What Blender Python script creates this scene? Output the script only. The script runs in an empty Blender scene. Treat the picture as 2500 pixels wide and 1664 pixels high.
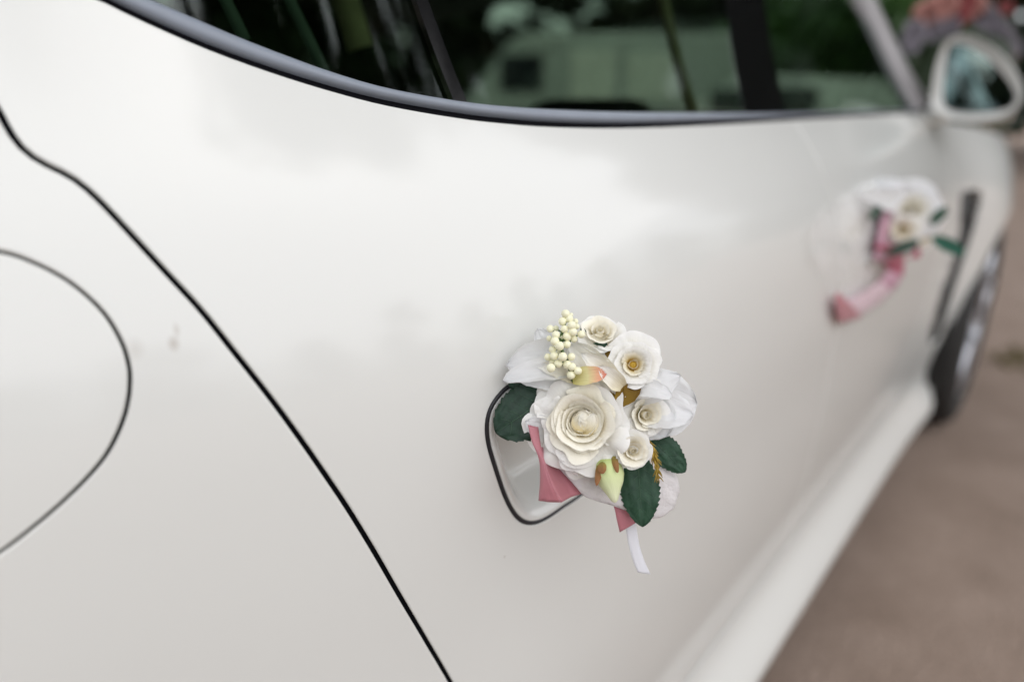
import bpy, bmesh, math, random
import numpy as np
from mathutils import Vector, Matrix, noise
from mathutils.geometry import delaunay_2d_cdt

scene = bpy.context.scene
COL = scene.collection
rnd = random.Random(7)

# ------------------------------------------------------------------ camera
FPX, CXP, CYP = 1667.0, 1250.0, 832.0          # 24 mm lens on a 2500 px wide picture
PITCH = math.atan(572 / FPX)
YAW = math.atan(1470 * math.cos(PITCH) / FPX)
FWD = np.array([math.cos(YAW) * math.cos(PITCH), math.sin(YAW) * math.cos(PITCH), -math.sin(PITCH)])
RGT = np.array([math.sin(YAW), -math.cos(YAW), 0.0])
UPV = np.array([math.cos(YAW) * math.sin(PITCH), math.sin(YAW) * math.sin(PITCH), math.cos(PITCH)])
HANDLE = np.array([0, 0, 0.80])
CAM = HANDLE - 0.552 * (FWD + (1420 - CXP) / FPX * RGT - (1080 - CYP) / FPX * UPV)

cam_d = bpy.data.cameras.new('camera')
cam = bpy.data.objects.new('camera', cam_d)
COL.objects.link(cam)
scene.camera = cam
cam_d.sensor_width = 36.0
cam_d.lens = FPX * 36.0 / 2500.0
cam_d.clip_start = 0.02
cam_d.clip_end = 2000
cam_d.dof.use_dof = True
cam_d.dof.focus_distance = 0.475
cam_d.dof.aperture_fstop = 1.8
m = Matrix.Identity(4)
for i in range(3):
    m[i][0], m[i][1], m[i][2], m[i][3] = RGT[i], UPV[i], -FWD[i], CAM[i]
cam.matrix_world = m

# ------------------------------------------------------------------ light
SUN_EL, SUN_AZ = math.radians(70), math.radians(283)     # azimuth measured from +X towards +Y
world = bpy.data.worlds.new('World')
scene.world = world
world.use_nodes = True
nt = world.node_tree
nt.nodes.clear()
sky = nt.nodes.new('ShaderNodeTexSky')
sky.sky_type = 'NISHITA'
sky.sun_disc = False
sky.sun_elevation = SUN_EL
sky.sun_rotation = math.pi / 2 - SUN_AZ
sky.air_density = 1.0
sky.dust_density = 2.0
sky.ozone_density = 1.0
hsv = nt.nodes.new('ShaderNodeHueSaturation')
hsv.inputs['Saturation'].default_value = 0.26
bg = nt.nodes.new('ShaderNodeBackground')
bg.inputs['Strength'].default_value = 0.13
wo = nt.nodes.new('ShaderNodeOutputWorld')
nt.links.new(sky.outputs[0], hsv.inputs['Color'])
nt.links.new(hsv.outputs[0], bg.inputs['Color'])
nt.links.new(bg.outputs[0], wo.inputs['Surface'])

sun_d = bpy.data.lights.new('sun', 'SUN')
sun_d.energy = 1.5
sun_d.angle = math.radians(130)
sun_d.color = (1.0, 0.975, 0.94)
sun = bpy.data.objects.new('sun', sun_d)
COL.objects.link(sun)
sd = Vector((math.cos(SUN_EL) * math.cos(SUN_AZ), math.cos(SUN_EL) * math.sin(SUN_AZ), math.sin(SUN_EL)))
sun.rotation_euler = sd.to_track_quat('Z', 'Y').to_euler()
sun.location = (0, 0, 30)

scene.view_settings.view_transform = 'Standard'
scene.view_settings.look = 'None'
scene.view_settings.gamma = 1.0
scene.view_settings.exposure = 0.79
scene.render.engine = 'CYCLES'
scene.cycles.max_bounces = 10
scene.cycles.transparent_max_bounces = 16
scene.cycles.caustics_reflective = False
scene.cycles.caustics_refractive = False


# ------------------------------------------------------------------ materials
def mat_new(name):
    mt = bpy.data.materials.new(name)
    mt.use_nodes = True
    t = mt.node_tree
    return mt, t, t.nodes['Principled BSDF'], t.nodes['Material Output']


def N(t, kind, **kw):
    n = t.nodes.new(kind)
    for k, v in kw.items():
        if hasattr(n, k):
            setattr(n, k, v)
        else:
            n.inputs[k].default_value = v
    return n


def ramp(t, fac, stops):
    r = t.nodes.new('ShaderNodeValToRGB')
    els = r.color_ramp.elements
    while len(els) < len(stops):
        els.new(0.5)
    for e, (p, c) in zip(els, stops):
        e.position = p
        e.color = (*c, 1) if len(c) == 3 else c
    t.links.new(fac, r.inputs[0])
    return r


def simple(name, col, rough=0.5, metal=0.0, coat=0.0, var=0.12, scale=40, bump=0.0, bscale=200, spec=0.5):
    """Principled with a little noise in its colour and optional fine relief."""
    mt, t, p, o = mat_new(name)
    tc = N(t, 'ShaderNodeTexCoord')
    nz = N(t, 'ShaderNodeTexNoise', Scale=scale, Detail=4.0)
    t.links.new(tc.outputs['Object'], nz.inputs['Vector'])
    lo = tuple(max(0, c * (1 - var)) for c in col)
    hi = tuple(min(1, c * (1 + var)) for c in col)
    r = ramp(t, nz.outputs['Fac'], [(0.3, lo), (0.7, hi)])
    t.links.new(r.outputs[0], p.inputs['Base Color'])
    p.inputs['Roughness'].default_value = rough
    p.inputs['Metallic'].default_value = metal
    p.inputs['Coat Weight'].default_value = coat
    p.inputs['Coat Roughness'].default_value = 0.03
    p.inputs['Specular IOR Level'].default_value = spec
    if bump:
        nb = N(t, 'ShaderNodeTexNoise', Scale=bscale, Detail=5.0)
        t.links.new(tc.outputs['Object'], nb.inputs['Vector'])
        b = N(t, 'ShaderNodeBump', Strength=bump, Distance=0.002)
        t.links.new(nb.outputs['Fac'], b.inputs['Height'])
        t.links.new(b.outputs[0], p.inputs['Normal'])
    return mt


M = {}
M['rubber'] = simple('black_rubber', (0.012, 0.012, 0.016), 0.45)
M['gap'] = simple('dark_seal', (0.0025, 0.0025, 0.004), 0.9, spec=0.1)
M['gloss_black'] = simple('gloss_black', (0.004, 0.004, 0.0045), 0.12, var=0.05, spec=0.3)
M['trim'] = simple('satin_trim', (0.235, 0.265, 0.315), 0.38, var=0.04)
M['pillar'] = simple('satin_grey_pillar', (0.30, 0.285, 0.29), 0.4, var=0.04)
M['tyre'] = simple('tyre_rubber', (0.022, 0.021, 0.020), 0.75, bump=0.3, bscale=90)
M['rim'] = simple('rim_silver', (0.50, 0.51, 0.55), 0.28, metal=0.8, var=0.05)
M['cavity'] = simple('wheel_well', (0.014, 0.013, 0.012), 0.9)
M['leather'] = simple('dark_leather', (0.030, 0.034, 0.032), 0.55, bump=0.2, bscale=120)
M['trim_in'] = simple('interior_plastic', (0.022, 0.024, 0.023), 0.6)
M['headliner'] = simple('headliner_cloth', (0.10, 0.11, 0.105), 0.9)
M['belt'] = simple('belt_webbing', (0.42, 0.37, 0.22), 0.75)
M['pale_in'] = simple('pale_pillar_cloth', (0.15, 0.20, 0.175), 0.9)
M['vent'] = simple('vent_mesh_grey', (0.045, 0.046, 0.045), 0.6, var=0.3, scale=120)
M['mirror'] = simple('mirror_silver', (0.46, 0.58, 0.56), 0.015, metal=1.0, var=0.0)
M['vanwhite'] = simple('van_grey', (0.40, 0.43, 0.41), 0.4, coat=0.4, var=0.05, scale=2)
M['carwhite'] = simple('pale_car_paint', (0.72, 0.74, 0.71), 0.35, coat=0.6, var=0.03)
M['panel_pale'] = simple('pale_panel', (0.74, 0.76, 0.70), 0.4, var=0.04, scale=3)
M['vanglass'] = simple('van_glass', (0.02, 0.025, 0.03), 0.08)
M['bark'] = simple('bark', (0.09, 0.065, 0.045), 0.9, var=0.4, scale=6, bump=0.8, bscale=14)


def paint():
    mt, t, p, o = mat_new('pearl_white_paint')
    tc = N(t, 'ShaderNodeTexCoord')
    base = (0.71, 0.715, 0.69)
    nz = N(t, 'ShaderNodeTexNoise', Scale=3.0, Detail=3.0)
    t.links.new(tc.outputs['Object'], nz.inputs['Vector'])
    r = ramp(t, nz.outputs['Fac'], [(0.3, tuple(c * 0.985 for c in base)), (0.7, base)])
    # road film: small pale brown smears that sit on the wing
    last = r.outputs[0]
    for pos, size, amt in SMEARS:
        mp = N(t, 'ShaderNodeMapping', vector_type='POINT')
        sub = N(t, 'ShaderNodeVectorMath', operation='SUBTRACT')
        sub.inputs[1].default_value = pos
        t.links.new(tc.outputs['Object'], sub.inputs[0])
        div = N(t, 'ShaderNodeVectorMath', operation='DIVIDE')
        div.inputs[1].default_value = size
        t.links.new(sub.outputs[0], div.inputs[0])
        ln = N(t, 'ShaderNodeVectorMath', operation='LENGTH')
        t.links.new(div.outputs[0], ln.inputs[0])
        k = ramp(t, ln.outputs['Value'], [(0.0, (amt,) * 3), (1.0, (0, 0, 0))])
        mx = N(t, 'ShaderNodeMix', data_type='RGBA')
        t.links.new(k.outputs[0], mx.inputs['Factor'])
        t.links.new(last, mx.inputs['A'])
        mx.inputs['B'].default_value = (0.33, 0.27, 0.22, 1)
        last = mx.outputs['Result']
    t.links.new(last, p.inputs['Base Color'])
    p.inputs['Roughness'].default_value = 0.26
    p.inputs['Specular IOR Level'].default_value = 0.35
    p.inputs['Coat Weight'].default_value = 0.72
    p.inputs['Coat IOR'].default_value = 1.48
    nr = N(t, 'ShaderNodeTexNoise', Scale=14.0, Detail=4.0)
    t.links.new(tc.outputs['Object'], nr.inputs['Vector'])
    rr = ramp(t, nr.outputs['Fac'], [(0.3, (0.09,) * 3), (0.75, (0.12,) * 3)])
    t.links.new(rr.outputs[0], p.inputs['Coat Roughness'])
    return mt


def glass(name, tint):
    mt, t, p, o = mat_new(name)
    t.nodes.remove(p)
    tr = N(t, 'ShaderNodeBsdfTransparent')
    tr.inputs['Color'].default_value = (*tint, 1)
    gl = N(t, 'ShaderNodeBsdfGlossy', Roughness=0.035)
    gl.inputs['Color'].default_value = (0.85, 0.95, 0.95, 1)
    fr = N(t, 'ShaderNodeFresnel', IOR=1.5)
    mx = N(t, 'ShaderNodeMixShader')
    t.links.new(fr.outputs[0], mx.inputs[0])
    t.links.new(tr.outputs[0], mx.inputs[1])
    t.links.new(gl.outputs[0], mx.inputs[2])
    t.links.new(mx.outputs[0], o.inputs['Surface'])
    return mt


M['glass'] = glass('tinted_glass', (0.27, 0.35, 0.268))
M['clear_glass'] = glass('clear_glass', (0.80, 0.86, 0.82))


def cloth(name, stops, trans=0.35, rough=0.85, bump=0.15, weave=900, uv=True, edge=None, wdist=0.0006, sheen=0.0):
    """Fabric coloured along UV.y (base to tip), lit through a little."""
    mt, t, p, o = mat_new(name)
    tc = N(t, 'ShaderNodeTexCoord')
    sep = N(t, 'ShaderNodeSeparateXYZ')
    t.links.new(tc.outputs['UV'], sep.inputs[0])
    nz = N(t, 'ShaderNodeTexNoise', Scale=70.0, Detail=3.0)
    t.links.new(tc.outputs['Object'], nz.inputs['Vector'])
    ma = N(t, 'ShaderNodeMath', operation='MULTIPLY_ADD')
    t.links.new(nz.outputs['Fac'], ma.inputs[0])
    ma.inputs[1].default_value = 0.24
    t.links.new(sep.outputs['Y'], ma.inputs[2])
    mb = N(t, 'ShaderNodeMath', operation='SUBTRACT')
    t.links.new(ma.outputs[0], mb.inputs[0])
    mb.inputs[1].default_value = 0.12
    r = ramp(t, mb.outputs[0], stops)
    t.links.new(r.outputs[0], p.inputs['Base Color'])
    p.inputs['Roughness'].default_value = rough
    p.inputs['Specular IOR Level'].default_value = 0.25
    if sheen:
        p.inputs['Sheen Weight'].default_value = sheen
    nb = N(t, 'ShaderNodeTexNoise', Scale=weave, Detail=3.0)
    t.links.new(tc.outputs['Object'], nb.inputs['Vector'])
    b = N(t, 'ShaderNodeBump', Strength=bump, Distance=wdist)
    t.links.new(nb.outputs['Fac'], b.inputs['Height'])
    # long creases that run from the foot of the petal to its edge
    mp = N(t, 'ShaderNodeMapping')
    mp.inputs['Scale'].default_value = (11.0, 1.3, 1.0)
    t.links.new(tc.outputs['UV'], mp.inputs['Vector'])
    ns = N(t, 'ShaderNodeTexNoise', Scale=1.6, Detail=4.0)
    t.links.new(mp.outputs[0], ns.inputs['Vector'])
    b2 = N(t, 'ShaderNodeBump', Strength=0.55, Distance=0.0012)
    t.links.new(ns.outputs['Fac'], b2.inputs['Height'])
    t.links.new(b.outputs[0], b2.inputs['Normal'])
    t.links.new(b2.outputs[0], p.inputs['Normal'])
    tl = N(t, 'ShaderNodeBsdfTranslucent')
    t.links.new(r.outputs[0], tl.inputs['Color'])
    mx = N(t, 'ShaderNodeMixShader')
    mx.inputs[0].default_value = trans
    t.links.new(p.outputs[0], mx.inputs[1])
    t.links.new(tl.outputs[0], mx.inputs[2])
    t.links.new(mx.outputs[0], o.inputs['Surface'])
    return mt


M['rose'] = cloth('cream_silk', [(0.0, (0.68, 0.52, 0.20)), (0.35, (0.84, 0.75, 0.52)), (0.72, (0.90, 0.85, 0.71)), (1.0, (0.92, 0.89, 0.79))], trans=0.1)
M['rose_outer'] = cloth('ivory_silk', [(0.0, (0.78, 0.70, 0.48)), (0.45, (0.90, 0.86, 0.74)), (0.9, (0.93, 0.92, 0.88)), (1.0, (0.94, 0.93, 0.91))], trans=0.2)
M['rose_gold'] = cloth('golden_heart_silk', [(0.0, (0.55, 0.30, 0.02)), (0.35, (0.72, 0.48, 0.08)), (0.65, (0.84, 0.74, 0.48)), (1.0, (0.87, 0.83, 0.72))], trans=0.2)
M['white_silk'] = cloth('white_silk', [(0.0, (0.88, 0.88, 0.85)), (0.5, (0.92, 0.925, 0.93)), (1.0, (0.93, 0.935, 0.95))], trans=0.4)
M['berry'] = simple('pale_yellow_berry', (0.92, 0.90, 0.66), 0.38, var=0.05, scale=60, bump=0.12, bscale=500)
M['stem'] = simple('green_stem', (0.09, 0.17, 0.045), 0.6, var=0.3)
M['gold_fern'] = simple('golden_fern', (0.36, 0.24, 0.035), 0.7, var=0.35, scale=120)
M['bud'] = cloth('bud_green', [(0.0, (0.50, 0.62, 0.20)), (0.45, (0.70, 0.78, 0.40)), (1.0, (0.80, 0.82, 0.58))], trans=0.15, rough=0.5)
M['sepal'] = cloth('brown_sepal', [(0.0, (0.30, 0.28, 0.06)), (0.5, (0.34, 0.18, 0.07)), (1.0, (0.30, 0.13, 0.06))], trans=0.1)
M['coral'] = cloth('coral_tipped_petal', [(0.0, (0.66, 0.60, 0.22)), (0.45, (0.78, 0.72, 0.38)), (0.72, (0.80, 0.45, 0.28)), (1.0, (0.78, 0.26, 0.20))], trans=0.2)
M['olive'] = cloth('olive_sepal', [(0.0, (0.14, 0.075, 0.015)), (1.0, (0.32, 0.20, 0.03))], trans=0.15)
M['felt'] = cloth('white_felt', [(0.0, (0.80, 0.76, 0.76)), (1.0, (0.83, 0.80, 0.80))], trans=0.35, bump=0.9, weave=420, rough=1.0, wdist=0.0012, sheen=0.3)
M['white_ribbon'] = cloth('white_ribbon', [(0.0, (0.84, 0.84, 0.87)), (1.0, (0.86, 0.86, 0.90))], trans=0.3)
M['mauve'] = cloth('mauve_flower', [(0.0, (0.15, 0.135, 0.16)), (1.0, (0.34, 0.31, 0.35))], trans=0.2)  # shade on the bonnet flowers is mixed into these three darkened colours
M['red_flower'] = cloth('red_flower', [(0.0, (0.22, 0.05, 0.06)), (1.0, (0.44, 0.13, 0.13))], trans=0.2)
M['pink_flower'] = cloth('coral_pink_flower', [(0.0, (0.36, 0.16, 0.14)), (1.0, (0.58, 0.30, 0.26))], trans=0.2)


def satin(name, col, dark):
    """Ribbon with a fine diagonal twill and a satin gloss."""
    mt, t, p, o = mat_new(name)
    tc = N(t, 'ShaderNodeTexCoord')
    wv = N(t, 'ShaderNodeTexWave', Scale=16.0, Distortion=0.3)
    wv.bands_direction = 'DIAGONAL'
    t.links.new(tc.outputs['UV'], wv.inputs['Vector'])
    r = ramp(t, wv.outputs['Fac'], [(0.0, dark), (0.6, col)])
    t.links.new(r.outputs[0], p.inputs['Base Color'])
    p.inputs['Roughness'].default_value = 0.26
    p.inputs['Sheen Weight'].default_value = 0.25
    b = N(t, 'ShaderNodeBump', Strength=0.25, Distance=0.0003)
    t.links.new(wv.outputs['Fac'], b.inputs['Height'])
    t.links.new(b.outputs[0], p.inputs['Normal'])
    tl = N(t, 'ShaderNodeBsdfTranslucent')
    tl.inputs['Color'].default_value = (*col, 1)
    mx = N(t, 'ShaderNodeMixShader')
    mx.inputs[0].default_value = 0.25
    t.links.new(p.outputs[0], mx.inputs[1])
    t.links.new(tl.outputs[0], mx.inputs[2])
    t.links.new(mx.outputs[0], o.inputs['Surface'])
    return mt


M['pink'] = satin('pink_satin', (0.62, 0.25, 0.29), (0.54, 0.20, 0.24))
M['pink_highlight'] = satin('pink_satin_highlight', (0.88, 0.70, 0.76), (0.85, 0.66, 0.72))  # paler pink stands in for the highlight on the far ribbon's tail
M['mid_pink'] = satin('mauve_pink_satin', (0.66, 0.38, 0.48), (0.60, 0.33, 0.43))
M['hot_pink'] = satin('deep_pink_satin', (0.58, 0.12, 0.20), (0.50, 0.09, 0.16))


def leafmat(name, dark, light, rough=0.5):
    mt, t, p, o = mat_new(name)
    tc = N(t, 'ShaderNodeTexCoord')
    nz = N(t, 'ShaderNodeTexNoise', Scale=160.0, Detail=6.0, Roughness=0.7)
    t.links.new(tc.outputs['Object'], nz.inputs['Vector'])
    vo = N(t, 'ShaderNodeTexVoronoi', Scale=260.0, feature='DISTANCE_TO_EDGE')
    t.links.new(tc.outputs['Object'], vo.inputs['Vector'])
    r = ramp(t, nz.outputs['Fac'], [(0.3, dark), (0.75, light)])
    t.links.new(r.outputs[0], p.inputs['Base Color'])
    p.inputs['Roughness'].default_value = rough
    p.inputs['Specular IOR Level'].default_value = 0.35
    b = N(t, 'ShaderNodeBump', Strength=0.4, Distance=0.0004)
    t.links.new(vo.outputs['Distance'], b.inputs['Height'])
    t.links.new(b.outputs[0], p.inputs['Normal'])
    return mt


M['leaf'] = leafmat('silk_leaf', (0.008, 0.036, 0.018), (0.032, 0.088, 0.048))
M['leaf_dark'] = leafmat('dark_silk_leaf', (0.005, 0.022, 0.012), (0.014, 0.048, 0.026))
M['vein'] = simple('leaf_vein', (0.045, 0.10, 0.055), 0.6)
M['teal_leaf'] = leafmat('teal_leaf', (0.02, 0.10, 0.07), (0.04, 0.16, 0.11))


def foliage(name, a, b_):
    mt, t, p, o = mat_new(name)
    tc = N(t, 'ShaderNodeTexCoord')
    nz = N(t, 'ShaderNodeTexNoise', Scale=0.9, Detail=3.0)
    t.links.new(tc.outputs['Object'], nz.inputs['Vector'])
    r = ramp(t, nz.outputs['Fac'], [(0.35, a), (0.65, b_)])
    t.links.new(r.outputs[0], p.inputs['Base Color'])
    p.inputs['Roughness'].default_value = 0.6
    tl = N(t, 'ShaderNodeBsdfTranslucent')
    t.links.new(r.outputs[0], tl.inputs['Color'])
    mx = N(t, 'ShaderNodeMixShader')
    mx.inputs[0].default_value = 0.2
    t.links.new(p.outputs[0], mx.inputs[1])
    t.links.new(tl.outputs[0], mx.inputs[2])
    t.links.new(mx.outputs[0], o.inputs['Surface'])
    return mt


M['foliage'] = foliage('tree_leaves', (0.008, 0.017, 0.006), (0.024, 0.042, 0.014))
M['foliage_bright'] = foliage('bright_leaves', (0.04, 0.11, 0.02), (0.08, 0.17, 0.04))


def ground_mat():
    mt, t, p, o = mat_new('brown_tarmac')
    tc = N(t, 'ShaderNodeTexCoord')
    n1 = N(t, 'ShaderNodeTexNoise', Scale=4.5, Detail=6.0, Roughness=0.65)
    n2 = N(t, 'ShaderNodeTexNoise', Scale=85.0, Detail=6.0, Roughness=0.8)
    vo = N(t, 'ShaderNodeTexVoronoi', Scale=110.0)
    for n in (n1, n2, vo):
        t.links.new(tc.outputs['Object'], n.inputs['Vector'])
    r1 = ramp(t, n1.outputs['Fac'], [(0.3, (0.230, 0.170, 0.134)), (0.7, (0.322, 0.248, 0.205))])
    r2 = ramp(t, n2.outputs['Fac'], [(0.3, (0.62, 0.60, 0.58)), (0.7, (1.2, 1.18, 1.16))])
    mx = N(t, 'ShaderNodeMix', data_type='RGBA', blend_type='MULTIPLY')
    mx.inputs['Factor'].default_value = 1.0
    t.links.new(r1.outputs[0], mx.inputs['A'])
    t.links.new(r2.outputs[0], mx.inputs['B'])
    t.links.new(mx.outputs['Result'], p.inputs['Base Color'])
    p.inputs['Roughness'].default_value = 0.85
    b = N(t, 'ShaderNodeBump', Strength=0.6, Distance=0.006)
    t.links.new(vo.outputs['Distance'], b.inputs['Height'])
    t.links.new(b.outputs[0], p.inputs['Normal'])
    return mt


M['ground'] = ground_mat()


# ------------------------------------------------------------------ object helpers
def link(o, parent=None):
    COL.objects.link(o)
    if parent is not None:
        o.parent = parent
        o.matrix_parent_inverse = PINV.get(parent.name, Matrix.Identity(4)).copy()
    return o


PINV = {}


def thing(name, label, cat, loc=(0, 0, 0), group=None):
    o = bpy.data.objects.new(name, None)
    o.empty_display_size = 0.05
    o.location = loc
    COL.objects.link(o)
    o['label'] = label
    o['category'] = cat
    if group:
        o['group'] = group
    PINV[o.name] = Matrix.Translation(-Vector(loc))
    return o


def mesh_obj(name, verts, faces, mat, parent=None, smooth=True, normals=None, uvs=None, fmat=None, solid=0.0, kind=None):
    me = bpy.data.meshes.new(name)
    me.from_pydata([tuple(map(float, v)) for v in verts], [], faces)
    mats = mat if isinstance(mat, (list, tuple)) else [mat]
    for mm in mats:
        me.materials.append(mm)
    if fmat is not None:
        me.polygons.foreach_set('material_index', fmat)
    if smooth:
        me.polygons.foreach_set('use_smooth', [True] * len(me.polygons))
    if uvs is not None:
        ul = me.uv_layers.new(name='UVMap')
        idx = np.empty(len(me.loops), dtype=np.int32)
        me.loops.foreach_get('vertex_index', idx)
        ul.data.foreach_set('uv', np.asarray(uvs, dtype=np.float32)[idx].ravel())
    me.update()
    if normals is not None:
        me.normals_split_custom_set_from_vertices([tuple(map(float, n)) for n in normals])
    o = bpy.data.objects.new(name, me)
    link(o, parent)
    if solid:
        md = o.modifiers.new('thickness', 'SOLIDIFY')
        md.thickness = solid
        md.offset = 0.0
    if kind:
        o['kind'] = kind
    return o


def grid_faces(nu, nv, closed_u=False):
    f = []
    for j in range(nv - 1):
        for i in range(nu if closed_u else nu - 1):
            a = j * nu + i
            b = j * nu + (i + 1) % nu
            f.append((a, b, b + nu, a + nu))
    return f


def bez(points, n, closed=False):
    """Catmull-Rom through the points, n samples per span."""
    P = [np.array(p, float) for p in points]
    k = len(P)
    out = []
    rng = k if closed else k - 1
    for i in range(rng):
        if closed:
            p0, p1, p2, p3 = P[(i - 1) % k], P[i], P[(i + 1) % k], P[(i + 2) % k]
        else:
            p1, p2 = P[i], P[i + 1]
            p0 = P[i - 1] if i else 2 * p1 - p2
            p3 = P[i + 2] if i + 2 < k else 2 * p2 - p1
        for j in range(n):
            t = j / n
            out.append(0.5 * (2 * p1 + (p2 - p0) * t + (2 * p0 - 5 * p1 + 4 * p2 - p3) * t * t + (3 * p1 - p0 - 3 * p2 + p3) * t ** 3))
    if not closed:
        out.append(P[-1])
    return out


def resample(pts, step, closed=False):
    P = [np.array(p, float) for p in pts]
    if closed:
        P = P + [P[0]]
    L = [0]
    for a, b in zip(P, P[1:]):
        L.append(L[-1] + np.linalg.norm(b - a))
    n = max(2, int(round(L[-1] / step)))
    out = []
    for q in np.linspace(0, L[-1], n + 1):
        i = min(max(np.searchsorted(L, q) - 1, 0), len(P) - 2)
        s = (q - L[i]) / max(1e-9, L[i + 1] - L[i])
        out.append(P[i] * (1 - s) + P[i + 1] * s)
    return out[:-1] if closed else out


def tube(points, radii, n=8, cap=True):
    P = [Vector(p) for p in points]
    if not hasattr(radii, '__len__'):
        radii = [radii] * len(P)
    verts, faces = [], []
    prev = None
    for i, p in enumerate(P):
        d = (P[min(i + 1, len(P) - 1)] - P[max(i - 1, 0)]).normalized()
        if prev is None:
            a = d.orthogonal().normalized()
        else:
            a = (prev - d * prev.dot(d)).normalized()
        prev = a
        b = d.cross(a)
        for k in range(n):
            w = 2 * math.pi * k / n
            verts.append(p + (a * math.cos(w) + b * math.sin(w)) * radii[i])
    for i in range(len(P) - 1):
        for k in range(n):
            faces.append((i * n + k, i * n + (k + 1) % n, (i + 1) * n + (k + 1) % n, (i + 1) * n + k))
    if cap:
        faces.append(tuple(range(n))[::-1])
        faces.append(tuple(range((len(P) - 1) * n, len(P) * n)))
    return verts, faces


def join(parts):
    V, Fc = [], []
    for v, f in parts:
        o = len(V)
        V += list(v)
        Fc += [tuple(i + o for i in q) for q in f]
    return V, Fc


def box(cx, cy, cz, sx, sy, sz, bev=0.0, seg=2):
    bm = bmesh.new()
    bmesh.ops.create_cube(bm, size=1.0)
    bmesh.ops.scale(bm, vec=(sx, sy, sz), verts=bm.verts)
    if bev:
        bmesh.ops.bevel(bm, geom=bm.edges[:], offset=bev, segments=seg, affect='EDGES', profile=0.5)
    bmesh.ops.translate(bm, vec=(cx, cy, cz), verts=bm.verts)
    bm.verts.index_update()
    v = [x.co.copy() for x in bm.verts]
    f = [tuple(q.index for q in x.verts) for x in bm.faces]
    bm.free()
    return v, f


def pray(u, v):
    return FWD + (u - CXP) / FPX * RGT - (v - CYP) / FPX * UPV


def B(u, v, d):
    """A point of the place, from its direction and its distance along the view."""
    return CAM + d * pray(u, v)


# ------------------------------------------------------------------ the car's flank
class Spline:
    def __init__(self, xs, ys):
        self.x = np.array(xs, float)
        self.y = np.array(ys, float)
        n = len(xs)
        h = np.diff(self.x)
        A = np.zeros((n, n))
        r = np.zeros(n)
        A[0, 0] = A[-1, -1] = 1
        for i in range(1, n - 1):
            A[i, i - 1], A[i, i], A[i, i + 1] = h[i - 1], 2 * (h[i - 1] + h[i]), h[i]
            r[i] = 6 * ((self.y[i + 1] - self.y[i]) / h[i] - (self.y[i] - self.y[i - 1]) / h[i - 1])
        self.m = np.linalg.solve(A, r)

    def __call__(self, q):
        x, y, mm = self.x, self.y, self.m
        i = min(max(int(np.searchsorted(x, q)) - 1, 0), len(x) - 2)
        h = x[i + 1] - x[i]
        a, b = x[i + 1] - q, q - x[i]
        if q < x[0] or q > x[-1]:      # straight on past the ends
            e = 0 if q < x[0] else -1
            j = 0 if q < x[0] else len(x) - 2
            hh = x[j + 1] - x[j]
            sl = (y[j + 1] - y[j]) / hh + (-hh * (2 * mm[j] + mm[j + 1]) / 6 if e == 0 else hh * (mm[j] + 2 * mm[j + 1]) / 6)
            return y[e] + sl * (q - x[e])
        return mm[i] * a ** 3 / (6 * h) + mm[i + 1] * b ** 3 / (6 * h) + (y[i] / h - mm[i] * h / 6) * a + (y[i + 1] / h - mm[i + 1] * h / 6) * b


PROFILE = Spline([.115, .135, .155, .18, .21, .24, .265, .29, .33, .38, .45, .55, .65, .75, .82, .88, .94, 1.00, 1.05, 1.10, 1.2, 1.3, 1.42],
                 [-.008, -.014, -.010, .000, .013, .0235, .0275, .0280, .024, .017, .010, .004, .001, -.002, 0, .006, .021, .048, .082, .117, .178, .233, .30])


def splus(q, w):
    q = q / w
    return w * (q if q > 30 else math.log1p(math.exp(q)))


def S(x, z):
    y = PROFILE(z)
    y += 0.48 * splus(-x - 0.085, 0.06) * (1.0 if z > 0.6 else 1.0)
    y -= 0.095 * math.exp(-((x - 2.32) / 0.42) ** 2) * math.exp(-((z - 0.60) / 0.45) ** 2)   # front wing flare
    y += 0.35 * splus(x - 2.95, 0.12)
    y -= 0.05 * math.exp(-((x + 0.85) / 0.35) ** 2) * math.exp(-((z - 0.6) / 0.35) ** 2)    # rear haunch
    return y


def Sn(x, z):
    e = 1e-3
    n = np.array([(S(x + e, z) - S(x - e, z)) / (2 * e), -1.0, (S(x, z + e) - S(x, z - e)) / (2 * e)])
    return n / np.linalg.norm(n)


def on_side(u, v):
    """(x, z) where the sight line of a picture point meets the flank."""
    d = pray(u, v)
    g = lambda t: (CAM + d * t)[1] - S((CAM + d * t)[0], (CAM + d * t)[2])
    t0, t = 0.05, 0.05
    while t < 8:
        t1 = t * 1.02
        if g(t1) > 0:
            a, b = t, t1
            for _ in range(40):
                c = (a + b) / 2
                if g(c) > 0:
                    b = c
                else:
                    a = c
            p = CAM + d * b
            return np.array([p[0], p[2]])
        t = t1
    return None


def flank_d(u, v, k=0.03):
    """Distance of a place a little in front of the flank."""
    x, z = on_side(u, v)
    return float((np.array([x, S(x, z), z]) - CAM) @ FWD) - k


def side3(p, off=0.0):
    x, z = p
    return np.array([x, S(x, z), z]) + Sn(x, z) * off


def poly_in(p, poly):
    x, y = p
    c = False
    j = len(poly) - 1
    for i in range(len(poly)):
        xi, yi = poly[i]
        xj, yj = poly[j]
        if (yi > y) != (yj > y) and x < (xj - xi) * (y - yi) / (yj - yi) + xi:
            c = not c
        j = i
    return c


def pts_in(P, poly):
    P = np.asarray(P, float)
    q = np.array(poly)
    c = np.zeros(len(P), bool)
    for a, b in zip(q, np.roll(q, 1, axis=0)):
        if a[1] == b[1]:
            continue
        c ^= ((a[1] > P[:, 1]) != (b[1] > P[:, 1])) & (P[:, 0] < (b[0] - a[0]) * (P[:, 1] - a[1]) / (b[1] - a[1]) + a[0])
    return c


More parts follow.
